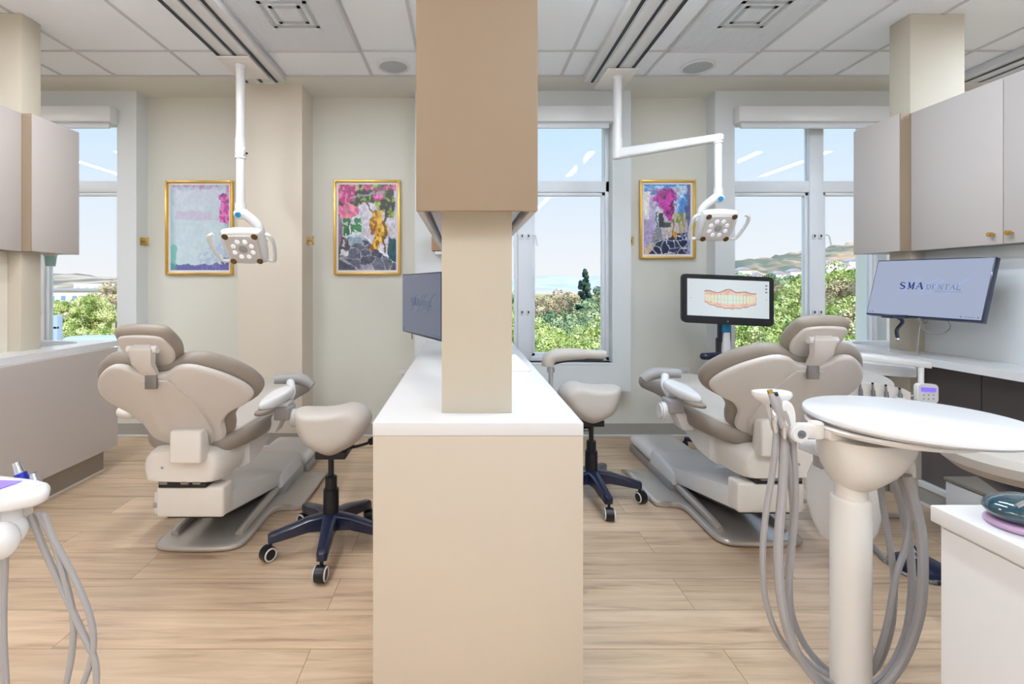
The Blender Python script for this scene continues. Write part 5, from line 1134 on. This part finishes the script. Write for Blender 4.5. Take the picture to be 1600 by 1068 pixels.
CR = {k: [crown_mesh('b', 10+i+s_*7, 20000, M[k]) for i in range(2)] for s_, k in enumerate(('leafA', 'leafB', 'leafD'))}
CRC = crown_mesh('conifer', 5, 16000, M['leafC'])
def tree(x, Y, top, sc, k, label, group, conifer=False, sx=1.0):
    """x px, Y m, top px"""
    zt = EYE-(top-VY)*Y/FPX; X_ = (x-VX)*Y/FPX; ht = zt-GZ
    Hn = 5.3 if conifer else 3.2; s_ = ht/Hn
    if not conifer: s_ = sc; 
    nm = 'conifer_tree' if conifer else 'broadleaf_tree'
    t = bpy.data.objects.new(nm, None); C.objects.link(t); t.location = (X_, Y, GZ); t['label'] = label; t['category'] = 'tree'
    if group: t['group'] = group
    me = CRC if conifer else CR[k][random.randrange(2)]
    c = bpy.data.objects.new('crown', me); C.objects.link(c); c.parent = t; c.scale = (s_*sx, s_*sx, s_); c.rotation_euler = (0, 0, random.random()*6)
    c.location = (0, 0, ht-Hn*s_)
    u = bpy.data.objects.new('trunk', TK); C.objects.link(u); u.parent = t; u.scale = (s_, s_, (ht-Hn*s_+2.0*s_)/1.7)
random.seed(11)
G1 = 'trees massed outside the middle window'; G2 = 'trees massed outside the right window'
tree(914, 46, 418, 1, 'leafC', 'tall dark green conifer outside the middle window', None, True, .95)
for x, Y, top, sc, k in ((815, 60, 455, 2.2, 'leafB'), (850, 55, 466, 2.0, 'leafD'), (880, 50, 458, 2.2, 'leafD'), (945, 50, 450, 2.4, 'leafB'), (935, 38, 470, 2.0, 'leafB'), (870, 40, 487, 1.9, 'leafB'), (905, 34, 500, 1.6, 'leafB'), (840, 30, 505, 1.5, 'leafA'), (870, 26, 520, 1.4, 'leafA'), (940, 28, 505, 1.5, 'leafA'), (905, 24, 532, 1.3, 'leafA'), (805, 34, 490, 1.6, 'leafA'), (845, 24, 545, 1.1, 'leafA'), (935, 23, 545, 1.1, 'leafB'), (780, 40, 470, 1.9, 'leafB')):
    tree(x, Y, top, sc, k, {'leafA': 'bright yellow-green tree outside the middle window', 'leafB': 'mid green tree outside the middle window', 'leafD': 'straw-coloured tree outside the middle window'}[k], G1+', '+{'leafA': 'bright', 'leafB': 'mid green', 'leafD': 'straw'}[k])
for x, Y, top, sc, k in ((1160, 90, 428, 2.9, 'leafB'), (1200, 95, 428, 2.8, 'leafB'), (1240, 90, 430, 2.8, 'leafB'), (1175, 60, 445, 2.4, 'leafB'), (1225, 55, 448, 2.3, 'leafD'), (1262, 50, 436, 2.3, 'leafA'), (1310, 42, 418, 2.6, 'leafA'), (1355, 44, 420, 2.6, 'leafA'), (1335, 36, 440, 2.2, 'leafD'), (1210, 34, 478, 1.8, 'leafA'), (1245, 32, 476, 1.7, 'leafA'), (1160, 32, 490, 1.8, 'leafA'), (1185, 27, 512, 1.5, 'leafA'), (1225, 26, 505, 1.5, 'leafA'), (1300, 30, 475, 1.8, 'leafA'), (1350, 28, 486, 1.7, 'leafD'), (1375, 34, 455, 2.0, 'leafA'), (1320, 24, 520, 1.3, 'leafA'), (1155, 24, 540, 1.2, 'leafA'), (1270, 25, 512, 1.4, 'leafA')):
    tree(x, Y, top, sc, k, {'leafA': 'bright yellow-green tree outside the right window', 'leafB': 'mid green tree outside the right window', 'leafD': 'straw-coloured tree outside the right window'}[k], G2+', '+{'leafA': 'bright', 'leafB': 'mid green', 'leafD': 'straw'}[k])
for x, Y, top, sc, k, lb in ((140, 60, 461, 1.9, 'leafA', 'round green tree in front of the white building outside the left window'), (92, 56, 472, 1.6, 'leafA', 'low green tree left of the round tree outside the left window'), (182, 75, 442, 2.4, 'leafD', 'straw-coloured tree at the right side of the left window'), (102, 30, 506, .9, 'leafA', 'yellow-green shrub low in the left window'), (160, 34, 513, .8, 'leafA', 'green bush above the car roof outside the left window')):
    tree(x, Y, top, sc, k, lb, None)
def outbox(name, x0, x1, yt, yb, Y, dep, m, lb, cat, roof=None):
    a, c_ = at(x0, yt, Y), at(x1, yb, Y)
    e_ = empty(name, ((a.x+c_.x)/2, Y, GZ), lb, cat)
    B().box(a.x, c_.x, Y, Y+dep, GZ, a.z).build('walls', m, e_, smooth=False)
    if roof: B().box(a.x-.5, c_.x+.5, Y-.5, Y+dep+.5, a.z, a.z+.6).build('roof', roof, e_, smooth=False)
    b = B()
    n_ = int((c_.x-a.x)/3)
    for i in range(n_): b.box(a.x+1+i*3, a.x+2.2+i*3, Y-.05, Y+.02, a.z-2.6, a.z-1.4)
    if n_: b.build('windows', M['bluem'], e_, smooth=False)
    return e_
outbox('white_building', 115, 178, 443, 500, 170, 20, M['bld'], 'tall white flat-roofed building outside the left window', 'building')
outbox('low_building', 20, 170, 454, 500, 130, 30, M['bld'], 'long low white building with grey roof outside the left window', 'building', M['roofm'])
outbox('small_house', 1186, 1205, 470, 480, 110, 8, M['bld'], 'small pale house between trees outside the right window', 'building', M['roofm'])
outbox('white_shed', 832, 852, 533, 560, 40, 2, M['bld'], 'small white shed low in the middle window', 'building', M['roofm'])
random.seed(3)
for i, (x, y) in enumerate(((1160, 422), (1178, 430), (1195, 436), (1215, 428), (1240, 424), (1295, 410), (1315, 415), (1330, 408), (1250, 436), (1300, 425), (1340, 420), (1225, 440))):
    Yh = 300+8*i; p = at(x, y, Yh)
    h = empty('hill_house', (p.x, Yh, p.z-6), 'pale house on the hillside outside the right window', 'house', 'houses scattered on the hillside')
    B().box(p.x-4, p.x+4, Yh-3, Yh+3, p.z-14, p.z).build('walls', M['bld'], h, smooth=False)
    B().prism([(-4.6, 0), (4.6, 0), (0, 2)], lambda u, v, w_: (p.x+u, Yh+w_, p.z+v), -3.4, 3.4).build('roof', M['roofm'], h, smooth=False)
# blue metal enclosure and car roof low in the left window
a, c_ = at(40, 494, 20), at(92, 531, 20)
e = empty('metal_enclosure', ((a.x+c_.x)/2, 21, GZ), 'blue-grey metal structure low at the left of the left window', 'structure')
B().box(a.x, c_.x-.25, 20, 20.2, GZ, a.z).build('panel', M['bluem'], e, smooth=False)
B().box(c_.x-.22, c_.x, 19.9, 20.2, GZ, a.z+.05, .02).build('corner_post', M['carb'], e)
B().box(a.x, c_.x, 19.9, 20, at(0, 513, 20).z, at(0, 510, 20).z).build('rail', M['wood_lt'], e, smooth=False)
pc_ = at(150, 525, 24)
e = empty('parked_car', (pc_.x, 24, pc_.z-1.4), 'grey car roof low in the left window', 'car')
B().pad([(-2.2, 0), (-1.6, .7), (0, .85), (1.6, .7), (2.3, 0), (1.6, -.7), (0, -.85), (-1.6, -.7)], 1.3, lambda u, v, w_: (pc_.x+u*(.8 if w_ > 0 else 1), 24+v, pc_.z-.65+w_), edge=.5, n=4).build('body', M['carb'], e)
B().box(pc_.x-1.3, pc_.x-.3, 23.1, 23.25, pc_.z-.4, pc_.z-.15, .03).build('side_window', M['bluem'], e)
